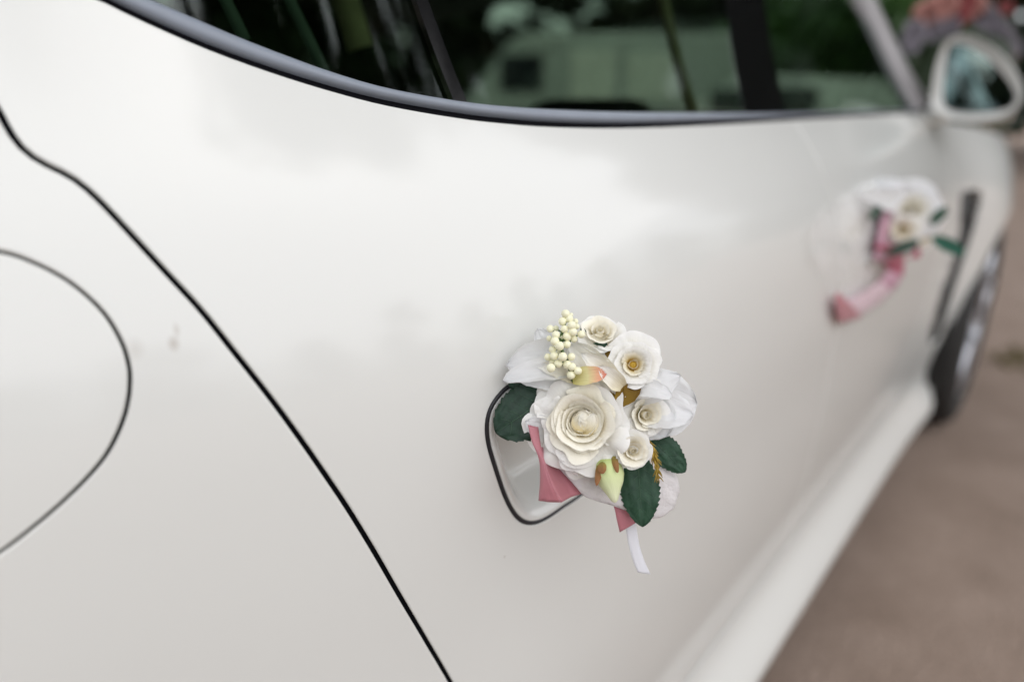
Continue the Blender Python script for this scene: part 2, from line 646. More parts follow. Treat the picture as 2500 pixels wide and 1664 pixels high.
def area2(poly):
    return sum(a[0] * b[1] - b[0] * a[1] for a, b in zip(poly, poly[1:] + poly[:1]))


def offset_poly(poly, d):
    """Moves a counter-clockwise outline inwards by d."""
    n = len(poly)
    out = []
    for i in range(n):
        a, b, c = poly[i - 1], poly[i], poly[(i + 1) % n]
        t1 = (b - a) / max(1e-9, np.linalg.norm(b - a))
        t2 = (c - b) / max(1e-9, np.linalg.norm(c - b))
        n1 = np.array([-t1[1], t1[0]])
        n2 = np.array([-t2[1], t2[0]])
        nn = n1 + n2
        l = np.linalg.norm(nn)
        nn = nn / l if l > 1e-6 else n1
        k = max(0.5, float(nn @ n1))
        out.append(b + nn * d / k)
    return out


def dist_seg(p, poly):
    q = np.array(poly)
    r = np.roll(q, -1, axis=0)
    d = r - q
    t = np.clip(((p - q) * d).sum(1) / np.maximum(1e-12, (d * d).sum(1)), 0, 1)
    return np.sqrt((((q + d * t[:, None]) - p) ** 2).sum(1)).min()


def panel(name, outline, mat, parent, holes=(), step=0.02, gap=0.0014, round_=0.0016, depth=0.006, base=0.0, surf=None, hole_gap=None):
    """A pressed panel of the flank: its face follows the surface, its edges turn in."""
    pos = surf or (lambda x, z: side3((x, z), base))
    loops = []
    o = [np.array(p, float) for p in outline]
    if area2(o) < 0:
        o = o[::-1]
    loops.append(offset_poly(o, gap + round_))
    for h in holes:
        h = [np.array(p, float) for p in h]
        if area2(h) > 0:
            h = h[::-1]
        loops.append(offset_poly(h, (gap if hole_gap is None else hole_gap) + round_))
    pts, edges = [], []
    ring_idx = []
    for lp in loops:
        s = len(pts)
        pts += [tuple(p) for p in lp]
        edges += [(s + i, s + (i + 1) % len(lp)) for i in range(len(lp))]
        ring_idx.append(list(range(s, s + len(lp))))
    allb = np.array(pts)
    lo, hi = np.array(loops[0]).min(0), np.array(loops[0]).max(0)
    cand = []
    row, z = 0, lo[1]
    while z < hi[1]:
        xs = np.arange(lo[0] + (step / 2 if row % 2 else 0), hi[0], step)
        cand.append(np.c_[xs, np.full(len(xs), z)])
        z += step * 0.87
        row += 1
    cand = np.concatenate(cand)
    ok = pts_in(cand, loops[0])
    for h in loops[1:]:
        ok &= ~pts_in(cand, h)
    cand = cand[ok]
    near = np.array([((allb - p) ** 2).sum(1).min() for p in cand])
    pts += [tuple(p) for p in cand[near > (0.5 * step) ** 2]]
    r = delaunay_2d_cdt([Vector(p) for p in pts], edges, [], 0, 1e-7)
    vo, fo, orig = r[0], r[2], r[3]
    back = {}
    for i, og in enumerate(orig):
        for q in og:
            back[q] = i
    V = [pos(p[0], p[1]) for p in vo]
    NN = [Sn(p[0], p[1]) for p in vo] if surf is None else None
    Fs = []
    va = np.array([tuple(p) for p in vo])
    cen = np.array([va[list(f)].mean(0) for f in fo])
    ok = pts_in(cen, loops[0])
    for h in loops[1:]:
        ok &= ~pts_in(cen, h)
    for f, k in zip(fo, ok):
        if k:
            a, b, cc = va[f[0]], va[f[1]], va[f[2]]
            cr = (b[0] - a[0]) * (cc[1] - a[1]) - (b[1] - a[1]) * (cc[0] - a[0])
            Fs.append(tuple(f) if cr > 0 else tuple(f)[::-1])
    # turned-in edges
    for lp, ids in zip(loops, ring_idx):
        prev = [back[i] for i in ids]
        n = len(lp)
        for (off, dep, tilt) in ((0.45, 0.12, 0.5), (0.85, 0.5, 1.1), (1.0, 1.0, 1.5), (1.0, depth / round_, 1.57)):
            outp = offset_poly(lp, -off * round_)
            cur = []
            for i in range(n):
                e = outp[i] - lp[i]
                l = np.linalg.norm(e)
                e3 = np.array([e[0], 0, e[1]]) / max(l, 1e-9)
                nn = Sn(*lp[i])
                e3 = e3 - nn * (e3 @ nn)
                e3 /= max(1e-9, np.linalg.norm(e3))
                cur.append(len(V))
                p0 = pos(*lp[i])
                V.append(p0 + e3 * off * round_ - nn * dep * round_)
                if NN is not None:
                    NN.append(nn * math.cos(tilt) + e3 * math.sin(tilt))
            for i in range(n):
                j = (i + 1) % n
                Fs.append((prev[j], prev[i], cur[i], cur[j]))
            prev = cur
    return mesh_obj(name, V, Fs, mat, parent, normals=NN)


def strip(name, curve, off, half, mat, parent, closed=False, lift=0.0):
    """A flat band that follows a curve of the flank at a depth below it."""
    C = [np.array(p, float) for p in curve]
    n = len(C)
    V = []
    for i in range(n):
        a = C[(i - 1) % n] if closed or i else C[0]
        b = C[(i + 1) % n] if closed or i < n - 1 else C[-1]
        t = (b - a) / max(1e-9, np.linalg.norm(b - a))
        nn = np.array([-t[1], t[0]])
        V.append(side3(C[i] + nn * half, off))
        V.append(side3(C[i] - nn * half, off + lift))
    Fs = []
    for i in range(n if closed else n - 1):
        j = (i + 1) % n
        Fs.append((2 * i, 2 * i + 1, 2 * j + 1, 2 * j))
    return mesh_obj(name, V, Fs, mat, parent)


# picture outlines of the flank (2500 px wide picture), turned into places on the surface
SH = [(-70, 130), (-35, 215), (0, 277), (18, 312), (45, 351), (78, 380), (116, 402), (156, 421), (191, 443), (239, 485), (318, 569), (403, 662), (490, 757),
      (573, 861), (658, 969), (722, 1056), (785, 1146), (849, 1241), (913, 1345), (976, 1454), (1040, 1562), (1100, 1664), (1180, 1810)]
TR_LO = [(255, -2), (319, 30), (391, 63), (497, 109), (603, 149), (709, 185), (815, 217), (921, 245), (1028, 266), (1134, 283), (1200, 291),
         (1312, 301), (1440, 306), (1567, 306), (1694, 302), (1822, 296), (1906, 291), (1991, 286), (2100, 280), (2180, 276), (2248, 273)]
TR_HI = [(362, -2), (438, 30), (518, 64), (603, 100), (709, 141), (815, 179), (921, 211), (1028, 233), (1134, 250), (1227, 260), (1355, 268),
         (1524, 274), (1694, 276), (1822, 277), (1906, 277), (2010, 275), (2100, 271), (2180, 269), (2246, 267)]
HB = [(1249, 942), (1229, 956), (1209, 980), (1196, 1006), (1190.5, 1034), (1191, 1062), (1195, 1087), (1201, 1110), (1217, 1161), (1233, 1207), (1249, 1241),
      (1265, 1263), (1281, 1274), (1299, 1277), (1321, 1272), (1348, 1257), (1378, 1236), (1418, 1209), (1500, 1140), (1560, 1060), (1580, 985), (1545, 925), (1460, 890), (1340, 900)]
FL = [(0, 613), (77, 638), (153, 677), (214, 724), (262, 776), (299, 842), (315, 900), (316, 935), (314, 965), (302, 1020), (268, 1096), (222, 1157), (153, 1226), (77, 1291), (0, 1349)]

shut = resample(bez([on_side(*p) for p in SH], 6), 0.006)
tr_lo = resample(bez([on_side(*p) for p in TR_LO], 5), 0.01)
tr_hi = resample(bez([on_side(*p) for p in TR_HI], 5), 0.01)
hb = resample(bez([on_side(*p) for p in HB], 6, closed=True), 0.0035, closed=True)
# the flap is round and goes on beyond the edge of the picture
FL += [(-110, 1412), (-240, 1455), (-380, 1440), (-510, 1350), (-590, 1170), (-580, 930), (-460, 740), (-310, 640), (-150, 597)]
flap_in = [on_side(*p) for p in FL]
flap = resample(bez(flap_in, 6, closed=True), 0.004, closed=True)

SMEARS = [(tuple(side3(on_side(424, 838))), (0.004, 0.004, 0.006), 0.55), (tuple(side3(on_side(431, 805))), (0.0025, 0.003, 0.006), 0.35),
          (tuple(side3(on_side(330, 850))), (0.006, 0.006, 0.008), 0.25), (tuple(side3(on_side(1232, 1358))), (0.0015, 0.0015, 0.0015), 0.5)]
M['paint'] = paint()

# extents outside the frame
xa, za = shut[0]
TIP = np.array([xa - 0.10, za + 0.13])
split = resample(bez([tr_lo[[i for i, p in enumerate(tr_lo) if p[0] > 0.62][0]], (0.66, 0.95), (0.72, 0.80), (0.745, 0.6), (0.74, 0.272)], 8), 0.02)
isp = [i for i, p in enumerate(tr_lo) if p[0] > 0.62][0]
shut_low = shut + resample(bez([shut[-1], shut[-1] + (shut[-1] - shut[-2]) * 14, (-0.035, 0.40), (-0.01, 0.272)], 8), 0.01)[1:]
dlo_tail = resample(bez([TIP, (TIP + tr_lo[0]) / 2 + np.array([0.0, -0.012]), tr_lo[0]], 8), 0.01)
nose_x = tr_lo[-1][0]
front_shut = resample(bez([tr_lo[-1] + np.array([0.09, -0.015]), (nose_x + 0.11, 0.95), (nose_x + 0.12, 0.80), (nose_x + 0.10, 0.6), (nose_x + 0.02, 0.40), (nose_x - 0.03, 0.272)], 8), 0.02)
print('belt nose', tr_lo[-1], 'tail', tr_lo[0], 'shut', shut[0], shut[-1])

# ------------------------------------------------------------------ setting
mesh_obj('ground', [(-300, -300, 0), (300, -300, 0), (300, 300, 0), (-300, 300, 0)], [(0, 1, 2, 3)], M['ground'], kind='structure')

# ------------------------------------------------------------------ the car
CY = 0.985                                   # centre line
car = thing('car', 'glossy pearl white car with flower decorations tied to its door handles', 'car', (0.9, CY, 0))


def child_box(name, args, mat, parent=None, **kw):
    v, f = box(*args, **kw)
    return mesh_obj(name, v, f, mat, parent or car)


# rear door
door_r = panel('rear_door', shut_low[::-1] + list(dlo_tail) + list(tr_lo[1:isp + 1]) + list(split[1:]), M['paint'], car, holes=[hb], step=0.014)
panel('front_door', list(split[::-1]) + list(tr_lo[isp + 1:]) + list(front_shut), M['paint'], car, step=0.03)

# rear wing with the filler flap hole and the wheel arch
RW = np.array([-0.92, 0.345])
arch_r = [RW + 0.375 * np.array([math.cos(a), math.sin(a)]) for a in np.linspace(math.radians(-2), math.radians(182), 40)]
wing = list(shut_low) + resample([(-0.015, 0.272), arch_r[0]], 0.03)[:-1] + arch_r + \
    resample([arch_r[-1], (-1.45, 0.33), (-1.60, 0.5), (-1.66, 0.8), (-1.62, 1.02), (-1.30, 1.12), (-1.0, 1.22), (-0.75, 1.36), (-0.62, 1.40), TIP + np.array([-0.02, 0.03]), TIP], 0.03)[1:-1]
wing = [p for i, p in enumerate(wing) if i == 0 or np.linalg.norm(np.array(p) - np.array(wing[i - 1])) > 1e-4]
rear_wing = panel('rear_wing', wing, M['paint'], car, holes=[flap], step=0.016, hole_gap=0.0007)
panel('fuel_flap', flap, M['paint'], car, step=0.010, base=-0.0004, gap=0.0007)
strip('flap_seal', flap + [flap[0]], -0.0045, 0.006, M['gap'], rear_wing)
strip('door_seal', shut_low, -0.0036, 0.007, M['gap'], door_r)
strip('door_seal', split, -0.0055, 0.007, M['gap'], door_r)
strip('handle_seal', hb + [hb[0]], -0.005, 0.006, M['gap'], door_r)
v, f = tube([side3(p, -0.0012) for p in hb + [hb[0]]], 0.0017, 8, cap=False)
mesh_obj('handle_gasket', v, f, M['rubber'], door_r)

# handle: a dished plate in the door and the grip that bridges it
hbc = np.array(hb).mean(0)


def dish(x, z):
    d = dist_seg(np.array([x, z]), hb)
    s = min(1.0, max(0.0, (d - 0.004) / 0.026))
    s = s * s * (3 - 2 * s)
    return side3((x, z), -0.040 * s)


handle = panel('door_handle', hb, M['paint'], car, step=0.004, gap=0.0016, round_=0.0012, depth=0.006, surf=dish)
grip = []
gc = [B(1345, 1110, 0.515), B(1375, 1085, 0.50), B(1420, 1050, 0.49), B(1520, 1000, 0.55), B(1580, 975, 0.60)]
v, f = tube(bez(gc, 8), [0.004 + 0.007 * min(1, 5 * q, 5 * (1 - q)) for q in np.linspace(0, 1, 33)], 14)
mesh_obj('grip', v, f, M['paint'], handle)

# front wing
FW = np.array([2.39, 0.352])
arch_f = [FW + 0.39 * np.array([math.cos(a), math.sin(a)]) for a in np.linspace(math.radians(182), math.radians(-2), 50)]
VENT = [(2346, 482), (2370, 466), (2397, 472), (2388, 530), (2365, 606), (2337, 690), (2313, 765), (2289, 832), (2270, 828), (2294, 730), (2326, 645), (2344, 560)]
ventp = resample(bez([on_side(*p) for p in VENT], 4, closed=True), 0.012, closed=True)
fw = list(front_shut) + resample([front_shut[-1], (arch_f[0][0], 0.272)], 0.03)[1:-1] + arch_f + \
    resample([arch_f[-1], (3.1, 0.34), (3.22, 0.55), (3.2, 0.72), (3.0, 0.82), (2.7, 0.915), (2.4, 0.965), (2.05, 1.0), front_shut[0]], 0.03)[1:-1]
fwing = panel('front_wing', fw, M['paint'], car, holes=[ventp], step=0.03)
strip('wing_seal', front_shut, -0.0055, 0.007, M['gap'], fwing)
vp = [side3(p, -0.018) for p in ventp]
mesh_obj('side_vent', vp, [tuple(range(len(vp)))], M['vent'], car, smooth=False)
# three slim blades in the vent
vz = sorted(p[1] for p in ventp)
for k in range(6):
    z = vz[0] + (vz[-1] - vz[0]) * (k + 1) / 7
    xs = [p[0] for p in ventp if abs(p[1] - z) < 0.05]
    if len(xs) > 1:
        v, f = box((min(xs) + max(xs)) / 2, S(xs[0], z) + 0.010, z, max(0.02, max(xs) - min(xs)), 0.010, 0.006)
        mesh_obj('vent_blade', v, f, M['gloss_black'], car, smooth=False)

# sill
sill_top = [(-0.52, 0.325), (2.08, 0.325)]
sill_o = resample([(-0.50, 0.268), (1.98, 0.268), (1.985, 0.16), (1.93, 0.135), (-0.45, 0.135), (-0.5, 0.15)], 0.03, closed=True)
sl = panel('sill', sill_o, M['paint'], car, step=0.02, gap=0.0004, round_=0.0012, depth=0.03)
strip('sill_seal', resample([(-0.5, 0.270), (1.97, 0.270)], 0.04), -0.0035, 0.008, M['gap'], sl)
strip('wing_filler', resample([(-0.5, 0.270), (1.97, 0.270)], 0.04), -0.03, 0.03, M['cavity'], sl)


# window trim: a bevelled band that follows the window edge
def band(name, lo, hi, mat, off_lo, off_mid, off_hi, parent):
    n = 160
    lo = resample(lo, 1e-9 + sum(np.linalg.norm(a - b) for a, b in zip(lo, lo[1:])) / n)
    hi = resample(hi, 1e-9 + sum(np.linalg.norm(a - b) for a, b in zip(hi, hi[1:])) / n)
    k = min(len(lo), len(hi))
    V = []
    sec = [(0.0, off_lo - 0.006), (0.02, off_lo - 0.001), (0.06, off_lo + 0.0005), (0.18, 0.0028), (0.7, 0.0028), (0.93, 0.0012), (1.0, -0.004)]
    for i in range(k):
        for q, of in sec:
            V.append(side3(lo[i] * (1 - q) + hi[i] * q, of))
    F_ = grid_faces(len(sec), k)
    return mesh_obj(name, V, [t[::-1] for t in F_], mat, parent)


lo_full = list(dlo_tail[:-1]) + list(tr_lo)
hi_tail = resample(bez([TIP + np.array([0.012, 0.0]), (TIP + tr_hi[0]) / 2 + np.array([0.004, -0.010]), tr_hi[0]], 8), 0.01)
hi_full = list(hi_tail[:-1]) + list(tr_hi)
# leave a shadow gap between paint and band
lo_in = [p + np.array([0.0, 0.0034]) for p in lo_full]
band('window_trim', lo_in, hi_full, M['trim'], 0.0, 0.0045, 0.001, car)
strip('trim_seal', lo_full, -0.003, 0.008, M['gap'], car)

# glass: rear quarter, rear door, front door; pillars between them
TOP = 1.385


def topz(x):
    return TOP - 0.10 * max(0, (-x - 0.1) / 0.5) ** 2 - 0.16 * max(0.0, (x - 0.75) / 0.75) ** 1.6


def glass_piece(name, x_lo, x_hi, lean=0.0, mat=None, off=-0.004, lean2=None):
    """Glass between two lean lines; x_lo/x_hi are at the belt, lean moves the top rearwards."""
    hx = np.array([p[0] for p in hi_full])
    hz = np.array([p[1] for p in hi_full])
    V = []
    nu, nv = 24, 12
    for j in range(nv):
        for i in range(nu):
            xb = x_lo + (x_hi - x_lo) * i / (nu - 1)
            zb = float(np.interp(xb, hx, hz)) - 0.004
            xt = max(xb - (lean + ((lean if lean2 is None else lean2) - lean) * i / (nu - 1)), hx[0])
            zt = max(topz(xt), zb + 0.002)
            q = j / (nv - 1)
            x = xb + (xt - xb) * q
            z = zb + (zt - zb) * q
            V.append(side3((x, z), off))
    return mesh_obj(name, V, grid_faces(nu, nv), mat, car)


def lean_of(p0, p1):
    q0, q1 = on_side(*p0), on_side(*p1)
    return -(q1[0] - q0[0]) / (q1[1] - q0[1]) * (TOP - q0[1])


LEAN_C = lean_of((1113, 244), (1022, 2))
LEAN_B = lean_of((1917, 263), (1881, 106))
print('leans', LEAN_C, LEAN_B)
cdiv = on_side(1113, 244)[0]
bl, br = on_side(1815, 270)[0], on_side(1917, 270)[0]
a_l = on_side(2236, 262)[0]
glass_piece('quarter_window', hi_full[0][0] + 0.002, cdiv - 0.004, 0.0, M['glass'], lean2=LEAN_C)
glass_piece('rear_window_pane', cdiv + 0.008, bl + 0.006, LEAN_C, M['glass'], lean2=LEAN_B)
glass_piece('front_window_pane', br, a_l, LEAN_B, M['glass'], lean2=0.0)
glass_piece('window_divider', cdiv - 0.004, cdiv + 0.008, LEAN_C, M['gloss_black'], off=0.001)
glass_piece('centre_pillar', bl, br, LEAN_B, M['gloss_black'], off=-0.001)

# front pillar, plain grey and darker than the body, from the mirror foot up to the roof
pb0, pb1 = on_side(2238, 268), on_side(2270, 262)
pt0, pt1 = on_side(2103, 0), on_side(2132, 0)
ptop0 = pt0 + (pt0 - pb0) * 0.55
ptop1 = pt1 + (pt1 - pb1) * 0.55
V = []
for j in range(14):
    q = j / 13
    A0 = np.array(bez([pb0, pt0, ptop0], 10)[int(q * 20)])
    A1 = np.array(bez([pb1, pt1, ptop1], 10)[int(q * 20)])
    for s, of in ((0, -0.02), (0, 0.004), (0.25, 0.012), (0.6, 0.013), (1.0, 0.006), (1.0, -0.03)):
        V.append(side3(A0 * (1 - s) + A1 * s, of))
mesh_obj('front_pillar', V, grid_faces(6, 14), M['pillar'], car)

# roof, glass front and rear, bonnet, far side
def shell(name, rows, mat, parent=car):
    V = [p for r in rows for p in r]
    return mesh_obj(name, V, grid_faces(len(rows[0]), len(rows)), mat, parent)


rows = []
for i, x in enumerate(np.linspace(-1.0, ptop0[0] + 0.05, 14)):
    zt = min(1.41, topz(min(x, 0.75)) + 0.005) - 0.02 * max(0, x - .5) ** 2
    y0 = S(x, zt) if x > -0.6 else S(-0.6, zt)
    rows.append([np.array([x, y0 + (2 * CY - 2 * y0) * q, zt + 0.05 * math.sin(math.pi * q)]) for q in np.linspace(0, 1, 9)])
shell('roof', rows, M['paint'])
shell('roof_lining', [[p + np.array([0, 0, -0.03]) for p in r] for r in rows], M['headliner'])
base_row = [np.array([pb1[0] + 0.35 * math.sin(math.pi * q), S(*pb1) + (2 * CY - 2 * S(*pb1)) * q, pb1[1] - 0.01]) for q in np.linspace(0, 1, 9)]
shell('windscreen', [rows[-1], [(a + b) / 2 + np.array([0.02, 0, 0.03]) for a, b in zip(rows[-1], base_row)], base_row], M['clear_glass'])
tailrow = [np.array([-1.55 + 0.1 * abs(q - .5), 0.35 + (2 * CY - .7) * q, 1.05]) for q in np.linspace(0, 1, 9)]
shell('rear_screen', [tailrow, rows[0]], M['glass'])
bon = []
for x in np.linspace(1.75, 3.25, 16):
    zt = float(np.interp(x, [1.7, 2.05, 2.4, 2.7, 3.0, 3.2, 3.3], [1.01, 1.0, .965, .915, .82, .72, .6]))
    y0 = S(x, zt) + 0.004
    bon.append([np.array([x, y0 + (2 * CY - 2 * y0) * q, zt + 0.03 * math.sin(math.pi * q) - 0.02 * math.exp(-((q - 0.0) / .08) ** 2) * 0]) for q in np.linspace(0, 1, 13)])
shell('bonnet', bon, M['paint'])
nose = [bon[-1]]
for z in np.linspace(0.62, 0.22, 6):
    nose.append([np.array([3.27 + 0.05 * math.sin((z - .2) * 5), S(3.2, z) + (2 * CY - 2 * S(3.2, z)) * q, z]) + np.array([0.12 * math.sin(math.pi * q), 0, 0]) for q in np.linspace(0, 1, 13)])
shell('front_bumper', nose, M['paint'])
tail = [tailrow]
for z in np.linspace(0.95, 0.3, 6):
    tail.append([np.array([-1.68, 0.38 + (2 * CY - .76) * q, z]) + np.array([-0.14 * math.sin(math.pi * q), 0, 0]) for q in np.linspace(0, 1, 9)])
shell('rear_bumper', tail, M['paint'])
far = []
for z in (0.2, 0.35, 0.55, 0.75, 0.9, 1.0, 1.04):
    far.append([np.array([x, 2 * CY - S(x, z), z]) for x in np.linspace(-1.6, 3.2, 50)])
shell('far_side', far, M['paint'])
shell('far_door_lining', [[p + np.array([0, -0.06, 0]) for p in r] for r in far], M['trim_in'])
for nm, xa_, xb_, mt_ in (('far_quarter_window', -0.55, -0.12, 'glass'), ('far_rear_window', -0.08, 0.55, 'glass'), ('far_front_window', 0.66, 1.55, 'glass'),
                          ('far_divider', -0.12, -0.08, 'rubber'), ('far_pillar', 0.55, 0.66, 'trim_in')):
    rws = []
    for q in np.linspace(0, 1, 6):
        rws.append([np.array([x, 2 * CY - S(x, 1.04 + (max(topz(x), 1.05) - 1.04) * q), 1.04 + (max(topz(x), 1.05) - 1.04) * q]) for x in np.linspace(xa_, xb_, 10)])
    shell(nm, rws, M[mt_])
child_box('floor_pan', (0.7, CY, 0.20, 4.2, 1.55, 0.06), M['cavity'])
child_box('dashboard', (1.62, CY, 0.86, 0.45, 1.45, 0.22), M['trim_in'], bev=0.06)
V, Fc = [], []
shell('door_lining', [[np.array([x, S(x, z) + 0.07, z]) for x in np.linspace(-0.5, 1.6, 24)] for z in (0.3, 0.5, 0.75, 0.9, 0.98, 1.0)], M['trim_in'])
shell('waist_rail', [[np.array([x, S(x, 1.02) + dy, zz]) for x in np.linspace(-0.38, 1.5, 30)] for dy, zz in ((0.02, 1.022), (0.05, 1.018), (0.075, 0.99))], M['trim_in'])


def seat(x, y, rake=0.22, low=0.0):
    bk = bez([(x, y, 0.45), (x - rake * .45, y, 0.72), (x - rake, y, 0.98 - low)], 6)
    parts = []
    bm = bmesh.new()
    V = []
    prof = []
    for i, p in enumerate(bk):
        q = i / (len(bk) - 1)
        wdt = 0.25 - 0.06 * q ** 3
        thk = 0.075 - 0.02 * q
        for a in np.linspace(0, 2 * math.pi, 20, endpoint=False):
            ca, sa = math.cos(a), math.sin(a)
            V.append(np.array(p) + np.array([math.copysign(abs(ca) ** .6, ca) * thk, math.copysign(abs(sa) ** .6, sa) * wdt, 0]))
    nb = len(bk)
    Fc = grid_faces(20, nb, True) + [tuple(range(20))[::-1], tuple(range((nb - 1) * 20, nb * 20))]
    st = mesh_obj('seat', V, Fc, M['leather'], car)
    v, f = box(x + 0.24, y, 0.44, 0.54, 0.50, 0.16, bev=0.06, seg=3)
    mesh_obj('cushion', v, f, M['leather'], st)
    v, f = box(x - rake - 0.02, y, 1.085 - low, 0.10, 0.27, 0.17, bev=0.045, seg=3)
    mesh_obj('headrest', v, f, M['leather'], st)


for sx, sy in ((0.95, 0.48), (0.95, 1.48), (-0.28, 0.50), (-0.28, 1.46)):
    seat(sx, sy, low=0.10 if sx > 0 else 0.17)
# belts and pale pillar cloth seen through the glass
def strap(u0, v0, u1, v1, d, w, mat, name):
    a, b = B(u0, v0, d), B(u1, v1, d)
    t = (b - a) / np.linalg.norm(b - a)
    s = np.cross(t, FWD)
    s /= np.linalg.norm(s)
    a2 = a - t * 0.12
    V = []
    for q in np.linspace(0, 1, 8):
        c = a2 * (1 - q) + b * q + FWD * 0.02 * math.sin(q * math.pi)
        V += [c - s * w / 2, c + s * w / 2]
    return mesh_obj(name, V, grid_faces(2, 8), mat, car, solid=0.002)


strap(1632, 0, 1692, 275, 0.86, 0.014, M['belt'], 'seat_belt')
strap(700, -5, 792, 178, 0.60, 0.010, M['pale_in'], 'pillar_piping')
strap(540, -5, 598, 100, 0.56, 0.010, M['pale_in'], 'pillar_piping')
strap(835, -20, 880, 118, 0.78, 0.030, M['belt'], 'seat_belt')


# wheels
def wheel(name, c, yface, r=0.355):
    root_v = []
    prof = [(r * .70, 0.03), (r * .76, 0.012), (r * .86, 0.0), (r * .95, 0.008), (r * .99, 0.03), (r, 0.06), (r, 0.24), (r * .95, 0.28), (r * .7, 0.27)]
    n = 64
    V = []
    for k in range(n):
        a = 2 * math.pi * k / n
        for rr, dy in prof:
            V.append((c[0] + rr * math.cos(a), yface + dy, c[1] + rr * math.sin(a)))
    m_ = len(prof)
    Fc = []
    for k in range(n):
        for j in range(m_ - 1):
            Fc.append((k * m_ + j, k * m_ + j + 1, ((k + 1) % n) * m_ + j + 1, ((k + 1) % n) * m_ + j))
    w = mesh_obj(name, V, Fc, M['tyre'], car)
    parts = []
    ring = []
    prof2 = [(r * .72, 0.025), (r * .70, 0.012), (r * .66, 0.02), (r * .64, 0.06), (r * .62, 0.2)]
    V, Fc = [], []
    for k in range(n):
        a = 2 * math.pi * k / n
        for rr, dy in prof2:
            V.append((c[0] + rr * math.cos(a), yface + dy, c[1] + rr * math.sin(a)))
    m_ = len(prof2)
    for k in range(n):
        for j in range(m_ - 1):
            Fc.append((k * m_ + j, k * m_ + j + 1, ((k + 1) % n) * m_ + j + 1, ((k + 1) % n) * m_ + j))
    parts.append((V, Fc))
    hub = tube([(c[0], yface + 0.02, c[1]), (c[0], yface + 0.10, c[1])], r * .16, 20)
    parts.append(hub)
    v, f = join(parts)
    mesh_obj('rim', v, f, M['rim'], w)
    for k in range(5):
        a = 2 * math.pi * k / 5 + 0.35
        for da in (-0.12, 0.12):
            p0 = (c[0] + r * .12 * math.cos(a), yface + 0.025, c[1] + r * .12 * math.sin(a))
            p1 = (c[0] + r * .42 * math.cos(a + da * .6), yface + 0.02, c[1] + r * .42 * math.sin(a + da * .6))
            p2 = (c[0] + r * .67 * math.cos(a + da), yface + 0.022, c[1] + r * .67 * math.sin(a + da))
            v, f = tube([p0, p1, p2], [r * .06, r * .045, r * .05], 8)
            mesh_obj('spoke', v, f, M['rim'], w)
    v, f = tube([(c[0], yface + 0.10, c[1]), (c[0], yface + 0.13, c[1])], r * .52, 40)
    mesh_obj('brake_disc', v, f, M['cavity'], w)
    # the dark well behind
    n = 40
    V = []
    for k in range(n):
        a = 2 * math.pi * k / n
        for rr, dy in ((0.40, 0.045), (0.40, 0.42), (0.0, 0.42)):
            V.append((c[0] + rr * math.cos(a), yface + dy, c[1] + rr * math.sin(a)))
    Fc = []
    for k in range(n):
        j = (k + 1) % n
        if -0.25 < math.sin(2 * math.pi * k / n):
            Fc += [(k * 3, j * 3, j * 3 + 1, k * 3 + 1)]
        Fc += [(k * 3 + 1, j * 3 + 1, j * 3 + 2, k * 3 + 2)]
    mesh_obj('wheel_well', V, Fc, M['cavity'], car)
    return w


wheel('wheel', FW + np.array([-0.06, 0]), S(FW[0], 0.55) + 0.010, 0.362)
wheel('wheel', RW, S(RW[0], 0.55) + 0.012)
for wx in (FW[0], RW[0]):
    v, f = tube([(wx, 2 * CY - 0.03, 0.355), (wx, 2 * CY - 0.26, 0.355)], 0.355, 40)
    mesh_obj('wheel', v, f, M['tyre'], car)

# door mirror
MO = [(2268, 262), (2272, 200), (2285, 140), (2305, 97), (2340, 80), (2380, 85), (2430, 113), (2470, 152), (2495, 198), (2500, 240), (2480, 274), (2440, 295), (2380, 302), (2310, 294)]
MG = [(2310, 243), (2312, 190), (2320, 132), (2336, 117), (2370, 125), (2420, 160), (2455, 200), (2470, 232), (2460, 255), (2420, 268), (2360, 270), (2322, 262)]


MXD = nose_x - 0.02


def on_plane(u, v, x0):
    d = pray(u, v)
    t = (x0 - CAM[0]) / d[0]
    return CAM + d * t


mo = resample(bez([on_plane(*p, MXD) for p in MO], 5, closed=True), 0.012, closed=True)
MGC = np.array(MG, float).mean(0)
MG = [tuple(MGC + (np.array(p) - MGC) * 1.10) for p in MG]
mg = bez([on_plane(*p, MXD + 0.012) for p in MG], 4, closed=True)
nM = len(mo)
mc = sum(mo) / nM
mo = [mc + (p - mc) * 0.97 for p in mo]
secs = []
# from the glass edge out over the rim and forward round the housing
gidx = [min(mg, key=lambda g: np.linalg.norm(g[1:] - p[1:])) for p in mo]
for k, (dx, sc) in enumerate(((0.010, None), (0.003, .955), (0.0, .972), (0.005, .988), (0.03, 0.99), (0.07, 0.95), (0.11, 0.82), (0.135, 0.55), (0.145, 0.2))):
    row = []
    for i, p in enumerate(mo):
        if sc is None:
            q = gidx[i].copy()
            q[0] = MXD + dx
        else:
            q = mc + (p - mc) * sc
            q[0] = MXD + dx
        row.append(q)
    secs.append(row)
V = [p for r in secs for p in r]
Fc = grid_faces(nM, len(secs), True) + [tuple(range((len(secs) - 1) * nM, len(secs) * nM))]
mir = mesh_obj('door_mirror', V, Fc, M['paint'], car)
toe = 0.16
mgt = []
for p in mg:
    q = mc + (p - mc) * 1.03
    q[0] = MXD + 0.013
    mgt.append(q)
mgo = mesh_obj('mirror_glass', mgt, [tuple(range(len(mgt)))[::-1]], M['mirror'], mir, smooth=False)
# turn the glass a little towards the driver and up
cg = Vector(mc)
